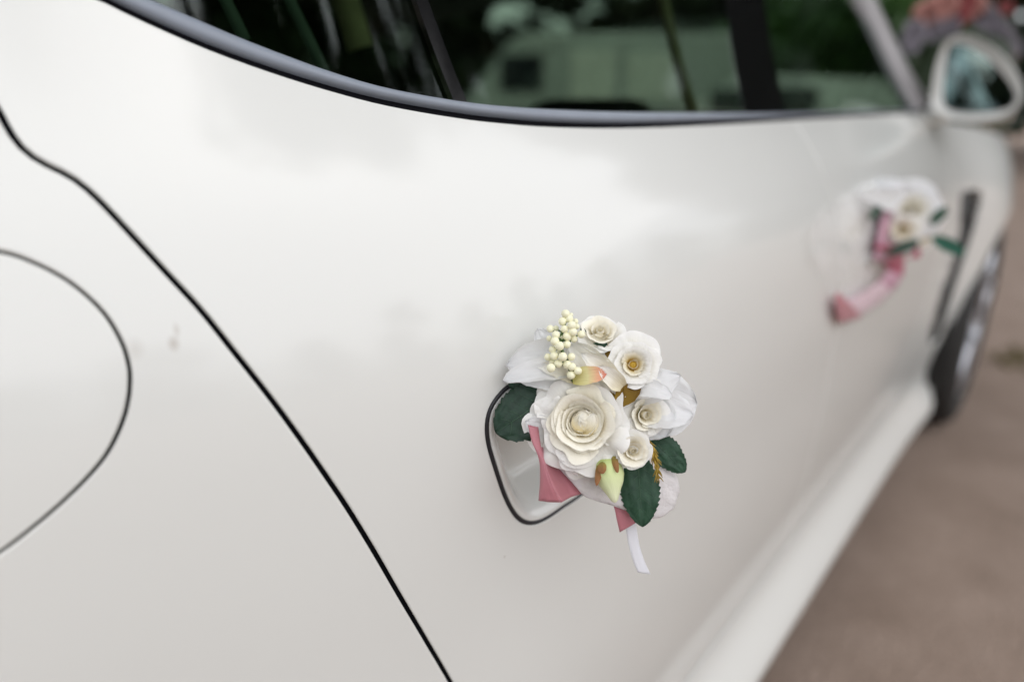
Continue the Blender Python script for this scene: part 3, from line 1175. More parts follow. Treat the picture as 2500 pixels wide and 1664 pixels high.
# foot of the mirror
ft = [side3((MXD + 0.06, 1.035), -0.01), on_plane(2285, 285, MXD + 0.05), on_plane(2315, 275, MXD + 0.05)]
v, f = tube(bez(ft, 5), [0.026, 0.025, 0.024, 0.022, 0.022, 0.022, 0.022, 0.022, 0.022, 0.022, 0.022], 14)
mesh_obj('mirror_foot', v, f, M['paint'], mir)

# ------------------------------------------------------------------ flower building
def frame_at(u, v, tilt=(0.0, 0.0)):
    """Axes of a flower: right, up and out (towards whoever looks at it), tipped right/up."""
    out = -pray(u, v)
    out = out / np.linalg.norm(out)
    out = out + tilt[0] * RGT + tilt[1] * UPV
    out /= np.linalg.norm(out)
    r = RGT - out * (RGT @ out)
    r /= np.linalg.norm(r)
    return r, np.cross(out, r), out


def nz1(q, s):
    return noise.noise(Vector((q, s * 7.13, s * 1.7)))


def petal_mesh(fr, c, R, phi, spec, seed, nu=13, nv=10):
    r0, r1, z0, z1, half, curl, ruf = spec
    X, Y, Z = fr
    V, UVs = [], []
    rr = random.Random(seed)
    lean = rr.uniform(-0.10, 0.10)
    notch = rr.uniform(0.0, 0.10)
    hgt = rr.uniform(0.92, 1.06)
    for j in range(nv):
        v = j / (nv - 1)
        for i in range(nu):
            u = -1 + 2 * i / (nu - 1)
            vv = v * (1 - (0.16 - 0.10 * min(1, ruf * 2.6)) * abs(u) ** 2.6 - notch * math.exp(-(u / 0.25) ** 2)) * hgt
            w = 0.42 + 0.58 * math.sin(math.pi / 2 * min(1, vv * 1.35))
            a = phi + u * half * w
            r = r0 + (r1 - r0) * vv ** 1.35
            r *= 1 + 0.085 * u + lean * 0.4
            k = max(0, (vv - 0.66) / 0.34)
            r += curl * 0.16 * k * k
            z = z0 + (z1 - z0) * (vv ** 0.85) - curl * 0.13 * k ** 2.4
            e = vv ** 3
            n1 = nz1(u * 1.6 + seed, seed * 0.37)
            n2 = nz1(u * 3.0 + seed * 2, seed * 0.71 + 3)
            am = 0.6 + 0.8 * abs(nz1(u * 1.3 + seed * 5, seed * .3))
            w1 = math.sin(u * 8.5 + seed * 2.1 + 2.0 * n1) * am
            w2 = math.sin(u * 6.1 + seed * 3.7 + 2.5 * n2) * am
            r += ruf * e * (0.50 * n1 + 0.13 * w1)
            z += ruf * e * (0.55 * n1 + 0.25 * n2 + 0.24 * w2)
            # fine crease down the petal
            z += 0.012 * nz1(u * 6 + seed, vv * 2 + seed) * vv
            V.append(c + R * (X * (r * math.cos(a)) + Y * (r * math.sin(a)) + Z * z))
            UVs.append(((u + 1) / 2, v))
    return V, grid_faces(nu, nv), UVs


BIG = [(2, .10, .16, -.16, .10, 2.3, -.9, .05, 'rose'), (2, .14, .24, -.30, .15, 1.9, -.2, .05, 'rose'), (3, .18, .31, -.34, .19, 1.5, 0, .06, 'rose'),
       (3, .21, .38, -.36, .22, 1.45, .10, .07, 'rose'), (3, .24, .46, -.38, .24, 1.40, .20, .09, 'rose'), (4, .26, .56, -.42, .22, 1.15, .40, .14, 'rose'),
       (4, .26, .68, -.46, .17, 1.10, .60, .22, 'rose'), (4, .26, .82, -.50, .08, 1.10, .85, .32, 'rose_outer'), (4, .26, .95, -.54, -.06, 1.05, 1.0, .40, 'rose_outer'),
       (5, .24, 1.02, -.58, -.16, .90, 1.1, .42, 'rose_outer')]
MID = [(2, .07, .18, -.25, .16, 2.0, -.2, .05, 'rose_gold'), (3, .12, .36, -.30, .24, 1.35, .2, .08, 'rose_gold'), (4, .16, .56, -.34, .26, 1.15, .5, .10, 'rose_outer'),
       (4, .2, .78, -.42, .20, 1.1, .8, .13, 'rose_outer'), (5, .2, .96, -.5, .04, .95, 1.0, .15, 'rose_outer')]
SMALL = [(2, .08, .22, -.4, .28, 2.1, -.5, .05, 'rose'), (3, .14, .44, -.5, .34, 1.45, .15, .08, 'rose'), (3, .2, .68, -.55, .30, 1.35, .45, .12, 'rose'),
         (4, .22, .92, -.62, .12, 1.12, .8, .17, 'rose_outer')]
FARR = [(2, .08, .22, -.4, .28, 2.0, -.5, .05, 'rose'), (4, .16, .58, -.45, .30, 1.25, .4, .12, 'rose'), (5, .22, .94, -.55, .06, .95, 1.0, .18, 'rose_outer')]


def rose(parent, name, u, v, d, rpx, rings, seed, tilt=(0, 0), squash=1.0, nu=13, nv=10, mats=None, label=None, core=True):
    R = rpx * d / FPX
    fr = frame_at(u, v, tilt)
    c = B(u, v, d)
    # the flower's own body: its green cup
    X, Y, Z = fr
    V = []
    for rr_, zz in ((.03, -.75), (.10, -.72), (.20, -.60), (.26, -.46), (.20, -.34), (.02, -.30)):
        for k in range(12):
            a = 2 * math.pi * k / 12
            V.append(c + R * (X * rr_ * math.cos(a) + Y * rr_ * math.sin(a) + Z * zz))
    o = mesh_obj(name, V, grid_faces(12, 6, True), M['stem'], parent)
    if label:
        o['label'] = label
    V, UVs = [], []
    for q_, w_ in ((0, .05), (.15, .15), (.4, .19), (.7, .15), (.9, .08), (1, .01)):
        for k in range(10):
            a = 2 * math.pi * k / 10
            V.append(c + R * (X * w_ * math.cos(a) + Y * w_ * math.sin(a) + Z * (-.4 + .48 * q_)))
            UVs.append((k / 10, (.08 if rings is MID else .32) + .25 * q_))
    hm = rings[0][-1]
    mesh_obj('heart', V, grid_faces(10, 6, True), M[(mats or {}).get(hm, hm)], o, uvs=UVs)
    rr = random.Random(seed)
    q = 0
    for (n, r0, r1, z0, z1, half, curl, ruf, mt) in rings:
        ph0 = rr.uniform(0, 6.28)
        for k in range(n):
            ph = ph0 + 2 * math.pi * k / n + rr.uniform(-.16, .16)
            f1 = rr.uniform(.93, 1.07)
            V, Fc, UVs = petal_mesh(fr, c, R, ph, (r0, r1 * f1, z0, z1 + rr.uniform(-.03, .03), half * rr.uniform(.92, 1.1), curl * rr.uniform(.7, 1.3), ruf), seed * 13 + q * 1.37, nu, nv)
            mesh_obj('petal', V, Fc, M[(mats or {}).get(mt, mt)], o, uvs=UVs)
            q += 1
    return o


def prof_petal(v):
    return max(0.0, math.sin(math.pi * min(1.0, (0.10 + 0.90 * v)) ** 0.92)) ** 0.55


def prof_leaf(v):
    return (v ** 0.55) * ((1 - v) ** 0.62) * 1.72


def blade(name, parent, base, tip, hw, mat, prof='petal', cup=0.25, bow=0.1, ruf=0.06, serr=0.0, nserr=11, seed=1.0, nu=13, nv=20, fold=0.0, twist=0.0, face=(0, 0), label=None):
    """A petal or leaf between two places; hw in picture px at its depth."""
    b, t = B(*base), B(*tip)
    ax = t - b
    L = np.linalg.norm(ax)
    ax /= L
    out = -pray(*base[:2])
    out = out / np.linalg.norm(out) + face[0] * RGT + face[1] * UPV
    s = np.cross(ax, out)
    s /= np.linalg.norm(s)
    n = np.cross(s, ax)
    if n @ out < 0:
        n = -n
    hwm = hw * (base[2] + tip[2]) / 2 / FPX
    V, UVs = [], []
    for j in range(nv):
        v = j / (nv - 1)
        w = prof_petal(v) if prof == 'petal' else prof_leaf(v)
        sr = 1.0
        for i in range(nu):
            u = -1 + 2 * i / (nu - 1)
            if serr and abs(u) > 0.8:
                sw = (v * nserr) % 1.0
                sr = 1 + serr * (1 - sw) * (abs(u) - .8) / .2 - serr * .5 * (abs(u) - .8) / .2
            else:
                sr = 1.0
            x = u * w * hwm * sr
            vv = v
            if prof == 'petal':
                vv = v - 0.0 * abs(u)
            h = bow * L * math.sin(math.pi * v) + cup * hwm * (u * u) * w + fold * hwm * abs(u) * w
            e = (abs(u) * .8 + v * .5)
            h += ruf * hwm * 2 * e * (nz1(v * 3.2 + seed, seed + u * .6) + .5 * nz1(v * 7 + seed, u * 1.3 + seed * 2))
            dx = ruf * hwm * e * (nz1(v * 5.2 + seed * 2, seed + 4) + 0.5 * nz1(v * 15 + seed * 2, seed + 9)) * (1 if u > 0 else -1) * abs(u)
            tw = twist * v * u * w * hwm
            V.append(b + ax * L * vv + s * (x + dx) + n * (h + tw))
            UVs.append(((u + 1) / 2, v))
    o = mesh_obj(name, V, grid_faces(nu, nv), mat, parent, uvs=UVs)
    if label:
        o['label'] = label
    if prof == 'leaf':
        # midrib and side veins stand a little proud of the leaf
        parts = []
        def at(u, v):
            w = prof_leaf(v)
            h = bow * L * math.sin(math.pi * v) + cup * hwm * (u * u) * w + fold * hwm * abs(u) * w
            h += ruf * hwm * 2 * (abs(u) * .8 + v * .5) * (nz1(v * 3.2 + seed, seed + u * .6) + .5 * nz1(v * 7 + seed, u * 1.3 + seed * 2))
            return b + ax * L * v + s * (u * w * hwm) + n * (h + 0.00012)
        parts.append(tube([at(0, q) for q in np.linspace(0.02, .97, 14)], [hwm * .018 * (1 - .7 * q) for q in np.linspace(0, 1, 14)], 5))
        for k in range(5):
            v0 = .14 + .15 * k
            for sgn in (-1, 1):
                parts.append(tube([at(sgn * q * .85, v0 + q * .17) for q in np.linspace(0, 1, 6)], [hwm * .010 * (1 - .8 * q) for q in np.linspace(0, 1, 6)], 4))
        v_, f_ = join(parts)
        mesh_obj('vein', v_, f_, M['vein'], o)
    return o


def loft(name, parent, ea, eb, mat, nu=7, n=5, bulge=0.0, solid=0.0005, ruf=0.0, seed=1.0, kind=None, label=None):
    A = bez([B(*p) for p in ea], n)
    Bq = bez([B(*p) for p in eb], n)
    k = min(len(A), len(Bq))
    if len(A) != len(Bq):
        A = resample(A, 1e-9 + sum(np.linalg.norm(a - b) for a, b in zip(A, A[1:])) / 30)[:31]
        Bq = resample(Bq, 1e-9 + sum(np.linalg.norm(a - b) for a, b in zip(Bq, Bq[1:])) / 30)[:31]
        k = min(len(A), len(Bq))
    V, UVs = [], []
    for j in range(k):
        w = np.linalg.norm(A[j] - Bq[j])
        for i in range(nu):
            q = i / (nu - 1)
            p = A[j] * (1 - q) + Bq[j] * q - FWD * (bulge * w * math.sin(math.pi * q))
            if ruf:
                p = p - FWD * ruf * nz1(j * .35 + seed, q * 1.4 + seed)
            V.append(p)
            UVs.append((q, j / (k - 1)))
    o = mesh_obj(name, V, grid_faces(nu, k), mat, parent, uvs=UVs, solid=solid)
    if label:
        o['label'] = label
    return o


# ------------------------------------------------------------------ the decoration on the rear handle
bq = thing('flower_decoration', 'cream and white silk rose bouquet with yellow berries tied to the near door handle', 'flower decoration',
           tuple(B(1430, 1080, 0.50)), 'flower decorations on the door handles')
# dark stem bundle that holds everything together, reaching the grip
v, f = tube([B(1440, 900, .505), B(1445, 960, .507), B(1450, 1030, .508), B(1470, 1100, .51), B(1480, 1140, .515)], [.006, .017, .021, .016, .005], 16)
mesh_obj('stem_bundle', v, f, M['olive'], bq)
v, f = tube(bez([B(1455, 1030, .503), B(1440, 1050, .507), B(1425, 1055, .512)], 5), [.006] * 11, 10)
mesh_obj('binding_wire', v, f, M['stem'], bq)

rose(bq, 'big_rose', 1420, 1030, 0.470, 118, BIG, 3, tilt=(-0.08, 0.02), nu=27, nv=12)
for k_, (b_, t_, hw_, d_, sd_) in enumerate((((1412, 1062), (1432, 1000), 26, .4665, 1.7), ((1470, 1040), (1412, 1018), 27, .4655, 2.9), ((1440, 1070), (1450, 1008), 22, .4640, 4.3))):
    blade('petal', bq, (*b_, d_ + .003), (*t_, d_), hw_, M['rose'], cup=-.35, bow=.14, ruf=.10, seed=sd_, nv=12, nu=9)
rose(bq, 'gold_hearted_rose', 1546, 890, 0.478, 74, MID, 11, tilt=(0.10, 0.10), nu=21, nv=11)
rose(bq, 'small_rose', 1464, 812, 0.488, 56, SMALL, 21, tilt=(0.15, 0.75), nu=19)
rose(bq, 'small_rose', 1576, 1012, 0.482, 54, SMALL, 31, tilt=(0.35, -0.10), nu=19)
rose(bq, 'small_rose', 1545, 1099, 0.466, 49, SMALL, 41, tilt=(0.15, -0.18), nu=19)

# loose white petals, left
W = M['white_silk']
blade('white_petal', bq, (1400, 885, .492), (1234, 892, .482), 62, W, cup=.35, bow=.06, ruf=.10, seed=1.3)
blade('white_petal', bq, (1400, 905, .484), (1228, 928, .474), 34, W, cup=.5, bow=.10, ruf=.12, seed=2.1, face=(0, .5))
blade('white_petal', bq, (1352, 870, .497), (1312, 802, .492), 30, W, cup=.2, bow=.05, ruf=.10, seed=3.4)
blade('white_petal', bq, (1412, 930, .482), (1305, 890, .477), 22, M['rose_outer'], cup=.5, bow=.12, ruf=.14, seed=4.2, face=(0, .4))
# between the roses
blade('white_petal', bq, (1500, 945, .484), (1386, 838, .484), 40, M['rose_outer'], cup=.5, bow=.04, ruf=.12, seed=5.7, face=(-.3, .2))
blade('white_petal', bq, (1512, 935, .478), (1420, 862, .472), 24, M['rose_outer'], cup=.7, bow=.08, ruf=.14, seed=6.1, face=(-.4, .4))
blade('white_petal', bq, (1520, 945, .472), (1462, 893, .466), 22, M['rose_outer'], cup=.5, bow=.10, ruf=.10, seed=7.9)
blade('white_petal', bq, (1505, 838, .490), (1394, 840, .484), 17, M['rose_outer'], cup=.4, bow=.10, ruf=.10, seed=8.8, face=(0, .5))
# right: broad white silk petals
blade('white_petal', bq, (1545, 985, .503), (1702, 985, .500), 82, W, cup=.30, bow=.05, ruf=.08, seed=9.3)
blade('white_petal', bq, (1535, 965, .486), (1662, 915, .478), 40, W, cup=-.3, bow=.10, ruf=.12, seed=10.4, face=(0, .3))
blade('white_petal', bq, (1555, 1000, .492), (1692, 1012, .486), 50, W, cup=.45, bow=.10, ruf=.10, seed=11.6, face=(.2, .3))
blade('white_petal', bq, (1570, 985, .494), (1628, 1066, .488), 58, W, cup=.3, bow=.06, ruf=.10, seed=12.8)
blade('white_petal', bq, (1545, 955, .480), (1640, 968, .470), 26, W, cup=.4, bow=.16, ruf=.16, seed=13.3, face=(0, .6))
# low left, behind the big rose
blade('white_petal', bq, (1345, 1055, .484), (1283, 1028, .478), 32, W, cup=.4, bow=.08, ruf=.10, seed=14.1)
blade('coral_petal', bq, (1398, 924, .472), (1482, 912, .466), 23, M['coral'], cup=.3, bow=.14, ruf=.05, seed=15.2, face=(0, .2))
blade('sepal', bq, (1552, 935, .478), (1502, 992, .474), 26, M['olive'], cup=.5, bow=.1, ruf=.08, seed=16.5)
blade('sepal', bq, (1500, 930, .480), (1516, 985, .474), 18, M['olive'], cup=.5, bow=.1, ruf=.08, seed=17.5)
blade('sepal', bq, (1465, 840, .486), (1478, 888, .482), 20, M['olive'], cup=.4, bow=.1, ruf=.05, seed=18.5)
blade('sepal', bq, (1440, 850, .486), (1484, 838, .480), 10, M['leaf'], cup=.4, bow=.1, ruf=.05, seed=19.5)
blade('sepal', bq, (1508, 1060, .478), (1514, 1094, .468), 9, M['olive'], cup=.4, bow=.1, ruf=.05, seed=20.5)
blade('sepal', bq, (1420, 800, .488), (1432, 822, .486), 6, M['leaf'], cup=.4, bow=.1, ruf=.05, seed=20.9)

# leaves
blade('leaf', bq, (1356, 958, .490), (1210, 1056, .482), 84, M['leaf_dark'], 'leaf', cup=-.10, bow=.06, ruf=.06, serr=.12, nserr=12, seed=1.1, fold=.10, nv=49, nu=15)
blade('leaf', bq, (1335, 960, .494), (1240, 932, .486), 34, M['leaf_dark'], 'leaf', cup=-.2, bow=.06, ruf=.06, serr=.12, nserr=10, seed=2.2, fold=.2, nv=41, nu=15)
blade('leaf', bq, (1556, 1108, .486), (1569, 1286, .478), 60, M['leaf'], 'leaf', cup=-.10, bow=.05, ruf=.05, serr=.13, nserr=13, seed=3.3, fold=.06, nv=53, nu=15)
blade('leaf', bq, (1575, 1052, .500), (1673, 1152, .492), 46, M['leaf'], 'leaf', cup=-.10, bow=.06, ruf=.05, serr=.12, nserr=12, seed=4.4, fold=.10, nv=49, nu=15)

# berries on their stalk
BER = [(905, 178, 40), (940, 225, 40), (875, 250, 40), (1000, 250, 28), (958, 190, 22), (965, 290, 45), (895, 325, 38), (975, 352, 42), (1055, 375, 40), (758, 322, 36),
       (812, 318, 28), (812, 380, 40), (920, 395, 40), (748, 415, 28), (802, 442, 44), (985, 420, 36), (848, 487, 44), (920, 472, 38), (780, 522, 36), (735, 592, 36), (795, 582, 42),
       (878, 590, 44), (845, 548, 28), (960, 590, 38), (835, 655, 40), (775, 640, 30), (765, 697, 44), (920, 665, 42), (965, 685, 40), (1022, 725, 40), (958, 765, 42), (870, 410, 30), (1012, 300, 28)]
rb = random.Random(5)
stalk = [(1402, 940, .480), (1392, 905, .474), (1378, 870, .472), (1368, 835, .473), (1376, 800, .475), (1385, 770, .476)]
sp = bez([B(*p) for p in stalk], 6)
parts = [tube(sp, [.0011] * len(sp), 7)]
bpos = []
for (x, y, r) in BER:
    u, v = 1150 + x * .2551, 720 + y * .2551
    d = 0.463 + (44 - r) * 0.0007 + rb.uniform(-.002, .002)
    c = B(u, v, d)
    bpos.append((c, r * .2551 * d / FPX))
    q = min(sp, key=lambda p: np.linalg.norm(p - c) + 0.3 * abs((p - c) @ UPV + 0.006))
    parts.append(tube(bez([q, (q + c) / 2 + FWD * 0.002, c], 4), [.0006] * 9, 5))
v, f = join(parts)
bc = mesh_obj('berry_spray', v, f, M['stem'], bq)
bm = bmesh.new()
bmesh.ops.create_uvsphere(bm, u_segments=16, v_segments=10, radius=1.0)
bme = bpy.data.meshes.new('berry')
bm.to_mesh(bme)
bm.free()
bme.polygons.foreach_set('use_smooth', [True] * len(bme.polygons))
bme.materials.append(M['berry'])
for c, r in bpos:
    o = bpy.data.objects.new('berry', bme)
    COL.objects.link(o)
    o.parent = bc
    o.matrix_parent_inverse = Matrix.Translation(-Vector(bq.location)) if False else Matrix.Identity(4)
    o.location = tuple(c)
    o.scale = (r, r, r * rb.uniform(.92, 1.05))
    o.rotation_euler = (rb.uniform(0, 3), rb.uniform(0, 3), 0)

# closed green bud with brown sepals
a, b = B(1474, 1112, .476), B(1502, 1226, .464)
ax = (b - a)
L = np.linalg.norm(ax)
ax /= L
s_ = np.cross(ax, FWD)
s_ /= np.linalg.norm(s_)
n_ = np.cross(s_, ax)
V, UVs = [], []
prof = [(0.0, .10), (.06, .22), (.16, .34), (.30, .40), (.45, .385), (.60, .32), (.75, .22), (.88, .14), (.96, .09), (1.0, .03)]
for q, w in prof:
    for k in range(24):
        t_ = 2 * math.pi * k / 24
        rr_ = w * L * .80 * (1 + .09 * math.sin(3 * t_ + q * 2.5) * math.sin(math.pi * q))
        V.append(a + ax * L * q + s_ * rr_ * math.cos(t_) + n_ * rr_ * math.sin(t_))
        UVs.append((k / 24, q))
mesh_obj('bud', V, grid_faces(24, len(prof), True), M['bud'], bq, uvs=UVs)
blade('sepal', bq, (1468, 1122, .470), (1456, 1186, .460), 9, M['sepal'], cup=-.4, bow=.10, ruf=.05, seed=21.5)
blade('sepal', bq, (1470, 1126, .464), (1470, 1156, .458), 14, M['sepal'], 'leaf', cup=-.3, bow=.08, ruf=.05, seed=22.5)
blade('sepal', bq, (1498, 1112, .468), (1508, 1154, .460), 8, M['sepal'], cup=-.4, bow=.10, ruf=.05, seed=23.5)

# golden fern sprig
fp = bez([B(1565, 1058, .482), B(1588, 1085, .476), B(1598, 1115, .472), B(1606, 1160, .470)], 8)
parts = [tube(fp, [.0010 - .0005 * i / len(fp) for i in range(len(fp))], 6)]
rf = random.Random(9)
for i, p in enumerate(fp[2:]):
    t_ = fp[min(i + 3, len(fp) - 1)] - fp[min(i + 2, len(fp) - 2)]
    t_ = t_ / max(1e-9, np.linalg.norm(t_))
    for k in range(4):
        dr = t_ * .8 + RGT * rf.uniform(-1, 1) + UPV * rf.uniform(-.3, .3) - FWD * rf.uniform(-.2, .8)
        dr /= np.linalg.norm(dr)
        ln = rf.uniform(.0025, .0055)
        parts.append(tube([p, p + dr * ln * .6 + t_ * .0006, p + dr * ln + t_ * .0018], [.0006, .0005, .0002], 5))
v, f = join(parts)
mesh_obj('fern_sprig', v, f, M['gold_fern'], bq)

# ribbons and felt
loft('pink_ribbon', bq, [(1289, 1036, .474), (1298, 1075, .470), (1316, 1120, .467), (1319, 1170, .465), (1315, 1221, .466)],
     [(1314, 1042, .476), (1320, 1085, .472), (1331, 1130, .464), (1350, 1185, .461), (1369, 1225, .466)], M['pink'], nu=11, bulge=.16, ruf=.0012, seed=2.2)
loft('pink_ribbon', bq, [(1322, 1090, .478), (1331, 1140, .472), (1350, 1188, .468), (1369, 1226, .468)],
     [(1350, 1100, .486), (1385, 1150, .486), (1408, 1182, .485), (1424, 1204, .484)], M['pink'], nu=11, bulge=-.14, ruf=.0015, seed=4.4)
loft('pink_ribbon', bq, [(1490, 1215, .486), (1500, 1240, .486), (1506, 1268, .487), (1513, 1298, .489)],
     [(1545, 1222, .492), (1545, 1245, .492), (1551, 1260, .492), (1556, 1272, .493)], M['pink'], bulge=.05)
loft('white_ribbon', bq, [(1515, 1240, .494), (1527, 1285, .495), (1535, 1330, .496), (1546, 1370, .498), (1557, 1396, .50)],
     [(1545, 1240, .498), (1553, 1283, .498), (1561, 1330, .500), (1573, 1368, .502), (1588, 1401, .505)], M['white_ribbon'], bulge=.04)
loft('felt_pad', bq, [(1306, 1062, .484), (1345, 1120, .481), (1400, 1180, .479), (1425, 1208, .479), (1462, 1224, .480), (1500, 1235, .482), (1540, 1250, .486), (1580, 1263, .489), (1612, 1262, .492), (1643, 1240, .496)],
     [(1330, 1030, .494), (1390, 1060, .490), (1440, 1090, .488), (1480, 1090, .488), (1510, 1090, .489), (1540, 1090, .491), (1580, 1100, .494), (1620, 1130, .498), (1650, 1160, .500), (1658, 1200, .499)],
     M['felt'], nu=13, bulge=.03, solid=.0016, ruf=.0016)

# ------------------------------------------------------------------ the decoration on the front handle
D2 = 1.27
b2 = thing('flower_decoration', 'blurred white rose bouquet with a pink ribbon tail on the far door handle', 'flower decoration',
           tuple(B(2190, 590, 1.33)), 'flower decorations on the door handles')
v, f = tube([B(2160, 500, D2 + .03), B(2200, 540, D2 + .035), B(2225, 590, D2 + .04)], [.02, .035, .02], 14)
mesh_obj('stem_bundle', v, f, M['olive'], b2)
v, f = tube(bez([B(2190, 560, D2 + .03), B(2190, 600, D2 + .07)], 4), .012, 8)
mesh_obj('binding_wire', v, f, M['stem'], b2)
rose(b2, 'rose', 2226, 512, D2 - .06, 68, FARR, 51, tilt=(0.1, 0.2), nu=9, nv=7, mats={'rose': 'rose_outer', 'rose_outer': 'white_silk'})
rose(b2, 'rose', 2204, 562, D2 - .08, 40, FARR, 61, tilt=(-0.1, -0.1), nu=9, nv=7)
rose(b2, 'rose', 2254, 582, D2 - .01, 27, FARR, 71, tilt=(0.2, -0.1), nu=9, nv=7)
Q = lambda u, v, k=0.03: (u, v, min(D2 + .02, flank_d(u, v, k)))
blade('white_petal', b2, Q(2190, 490), Q(2092, 468), 28, W, cup=.3, bow=.1, ruf=.1, seed=31.2)
blade('white_petal', b2, Q(2200, 480), Q(2150, 438), 34, W, cup=.3, bow=.1, ruf=.1, seed=32.2)
rose(b2, 'rose', 2150, 474, Q(2150, 474, .03)[2], 44, FARR, 91, tilt=(-0.1, 0.5), nu=9, nv=7, mats={'rose': 'white_silk', 'rose_outer': 'white_silk'})
blade('white_petal', b2, (2210, 500, D2 + .01), (2290, 500, D2 + .02), 40, W, cup=.3, bow=.1, ruf=.1, seed=33.2)
for bs, tp, hw, mm in (((2150, 505), (2122, 535), 15, 'leaf'), ((2272, 548), (2312, 505), 17, 'leaf'), ((2245, 588), (2162, 622), 19, 'leaf_dark'), ((2275, 578), (2356, 620), 21, 'teal_leaf')):
    blade('leaf', b2, (*bs, min(D2 - .10, flank_d(*bs, .05))), (*tp, min(D2 - .10, flank_d(*tp, .06))), hw, M[mm], 'leaf', cup=.1, bow=.05, ruf=.05, serr=.1, seed=hw * 1.0, nv=25)
loft('pink_ribbon', b2, [Q(2165, 478, .05), Q(2146, 560, .05), Q(2132, 640, .05)], [Q(2198, 482, .05), Q(2176, 560, .06), Q(2172, 640, .06)], M['mid_pink'], bulge=.1)
loft('pink_ribbon', b2, [Q(2132, 600, .05), Q(2160, 650, .05), Q(2178, 690, .05)], [Q(2210, 600, .08), Q(2208, 645, .08), Q(2204, 675, .07)], M['hot_pink'], bulge=.1)
loft('pink_ribbon', b2, [Q(2245, 595, .08), Q(2225, 620, .08)], [Q(2246, 628, .08), Q(2215, 632, .08)], M['hot_pink'], bulge=.1)
loft('pink_ribbon', b2, [Q(2176, 640, .065), Q(2158, 672, .06), Q(2138, 696, .055)], [Q(2212, 650, .075), Q(2196, 690, .07), Q(2168, 722, .065)], M['mid_pink'], bulge=.02)
loft('pink_ribbon', b2, [Q(2150, 684, .062), Q(2118, 708, .055), Q(2085, 726, .045), Q(2050, 734, .035)], [Q(2178, 712, .07), Q(2145, 742, .062), Q(2105, 764, .055), Q(2058, 784, .035)], M['pink_highlight'], bulge=.02)  # middle of the tail: its highlight is put in as paler colour
loft('pink_ribbon', b2, [Q(2040, 714, .04), Q(2042, 750, .045), Q(2047, 790, .04)], [Q(2050, 716, .045), Q(2082, 748, .06), Q(2106, 774, .06)], M['pink'], bulge=.02)


def tulle():
    mt, t, p, o = mat_new('tulle')
    tr = N(t, 'ShaderNodeBsdfTransparent')
    tc = N(t, 'ShaderNodeTexCoord')
    nz = N(t, 'ShaderNodeTexNoise', Scale=30.0, Detail=3.0)
    t.links.new(tc.outputs['Object'], nz.inputs['Vector'])
    r = ramp(t, nz.outputs['Fac'], [(0.3, (0.05,) * 3), (0.7, (0.20,) * 3)])
    p.inputs['Base Color'].default_value = (0.86, 0.82, 0.83, 1)
    p.inputs['Roughness'].default_value = 0.9
    mx = N(t, 'ShaderNodeMixShader')
    t.links.new(r.outputs[0], mx.inputs[0])
    t.links.new(tr.outputs[0], mx.inputs[1])
    t.links.new(p.outputs[0], mx.inputs[2])
    t.links.new(mx.outputs[0], o.inputs['Surface'])
    return mt


M['tulle'] = tulle()
loft('tulle', b2, [Q(2120, 470), Q(2020, 510), Q(1975, 590), Q(2015, 690), Q(2042, 735)],
     [Q(2150, 480), Q(2130, 540), Q(2125, 600), Q(2115, 660, .02), Q(2085, 715, .02)], M['tulle'], nu=11, bulge=.02, ruf=.02, solid=0)
# grip of the front handle, which the decoration is tied to
v, f = tube(bez([B(*Q(2120, 640, .004)), B(*Q(2140, 625, .03)), B(2185, 598, 1.30), B(2225, 570, 1.36), B(2240, 560, 1.44)], 5), [.011] * 21, 12)
mesh_obj('door_handle', v, f, M['paint'], car)
# ------------------------------------------------------------------ flowers on the bonnet
D3 = 2.42
b3 = thing('flower_arrangement', 'blurred arch of coral, red and mauve flowers set on the bonnet', 'flower arrangement', tuple(B(2350, 160, D3)))
arc = [(2225, 175), (2222, 110), (2250, 60), (2300, 25), (2360, 15), (2420, 40), (2455, 90), (2462, 150)]
ap = bez([B(u, v, D3 + .02) for u, v in arc], 6)
v, f = tube(ap, [.035] * len(ap), 10)
mesh_obj('moss_arch', v, f, M['foliage'], b3)
v, f = tube([B(2340, 240, D3 + .03), B(2340, 190, D3 + .03), B(2345, 130, D3 + .03), B(2350, 90, D3 + .03)], [.17, .17, .15, .04], 16)
mesh_obj('moss_base', v, f, M['foliage'], b3)
FL3 = [(2268, 36, 34, 'pink_flower'), (2300, 14, 34, 'pink_flower'), (2335, 40, 30, 'red_flower'), (2345, 6, 34, 'red_flower'), (2372, 18, 30, 'pink_flower'), (2232, 78, 28, 'mauve'),
       (2400, 40, 30, 'mauve'), (2425, 62, 26, 'mauve'), (2446, 92, 28, 'mauve'), (2455, 126, 26, 'mauve'), (2452, 20, 16, 'red_flower'), (2278, 72, 28, 'mauve'), (2225, 112, 20, 'mauve'), (2318, 66, 24, 'mauve'), (2452, 150, 22, 'pink_flower')]
for i, (u, v, r, mm) in enumerate(FL3):
    rose(b3, 'flower', u, v, D3 - .02, r, FARR, 81 + i, tilt=(0.05 * (i % 3 - 1), .2), nu=7, nv=5, mats={'rose': mm, 'rose_outer': mm})

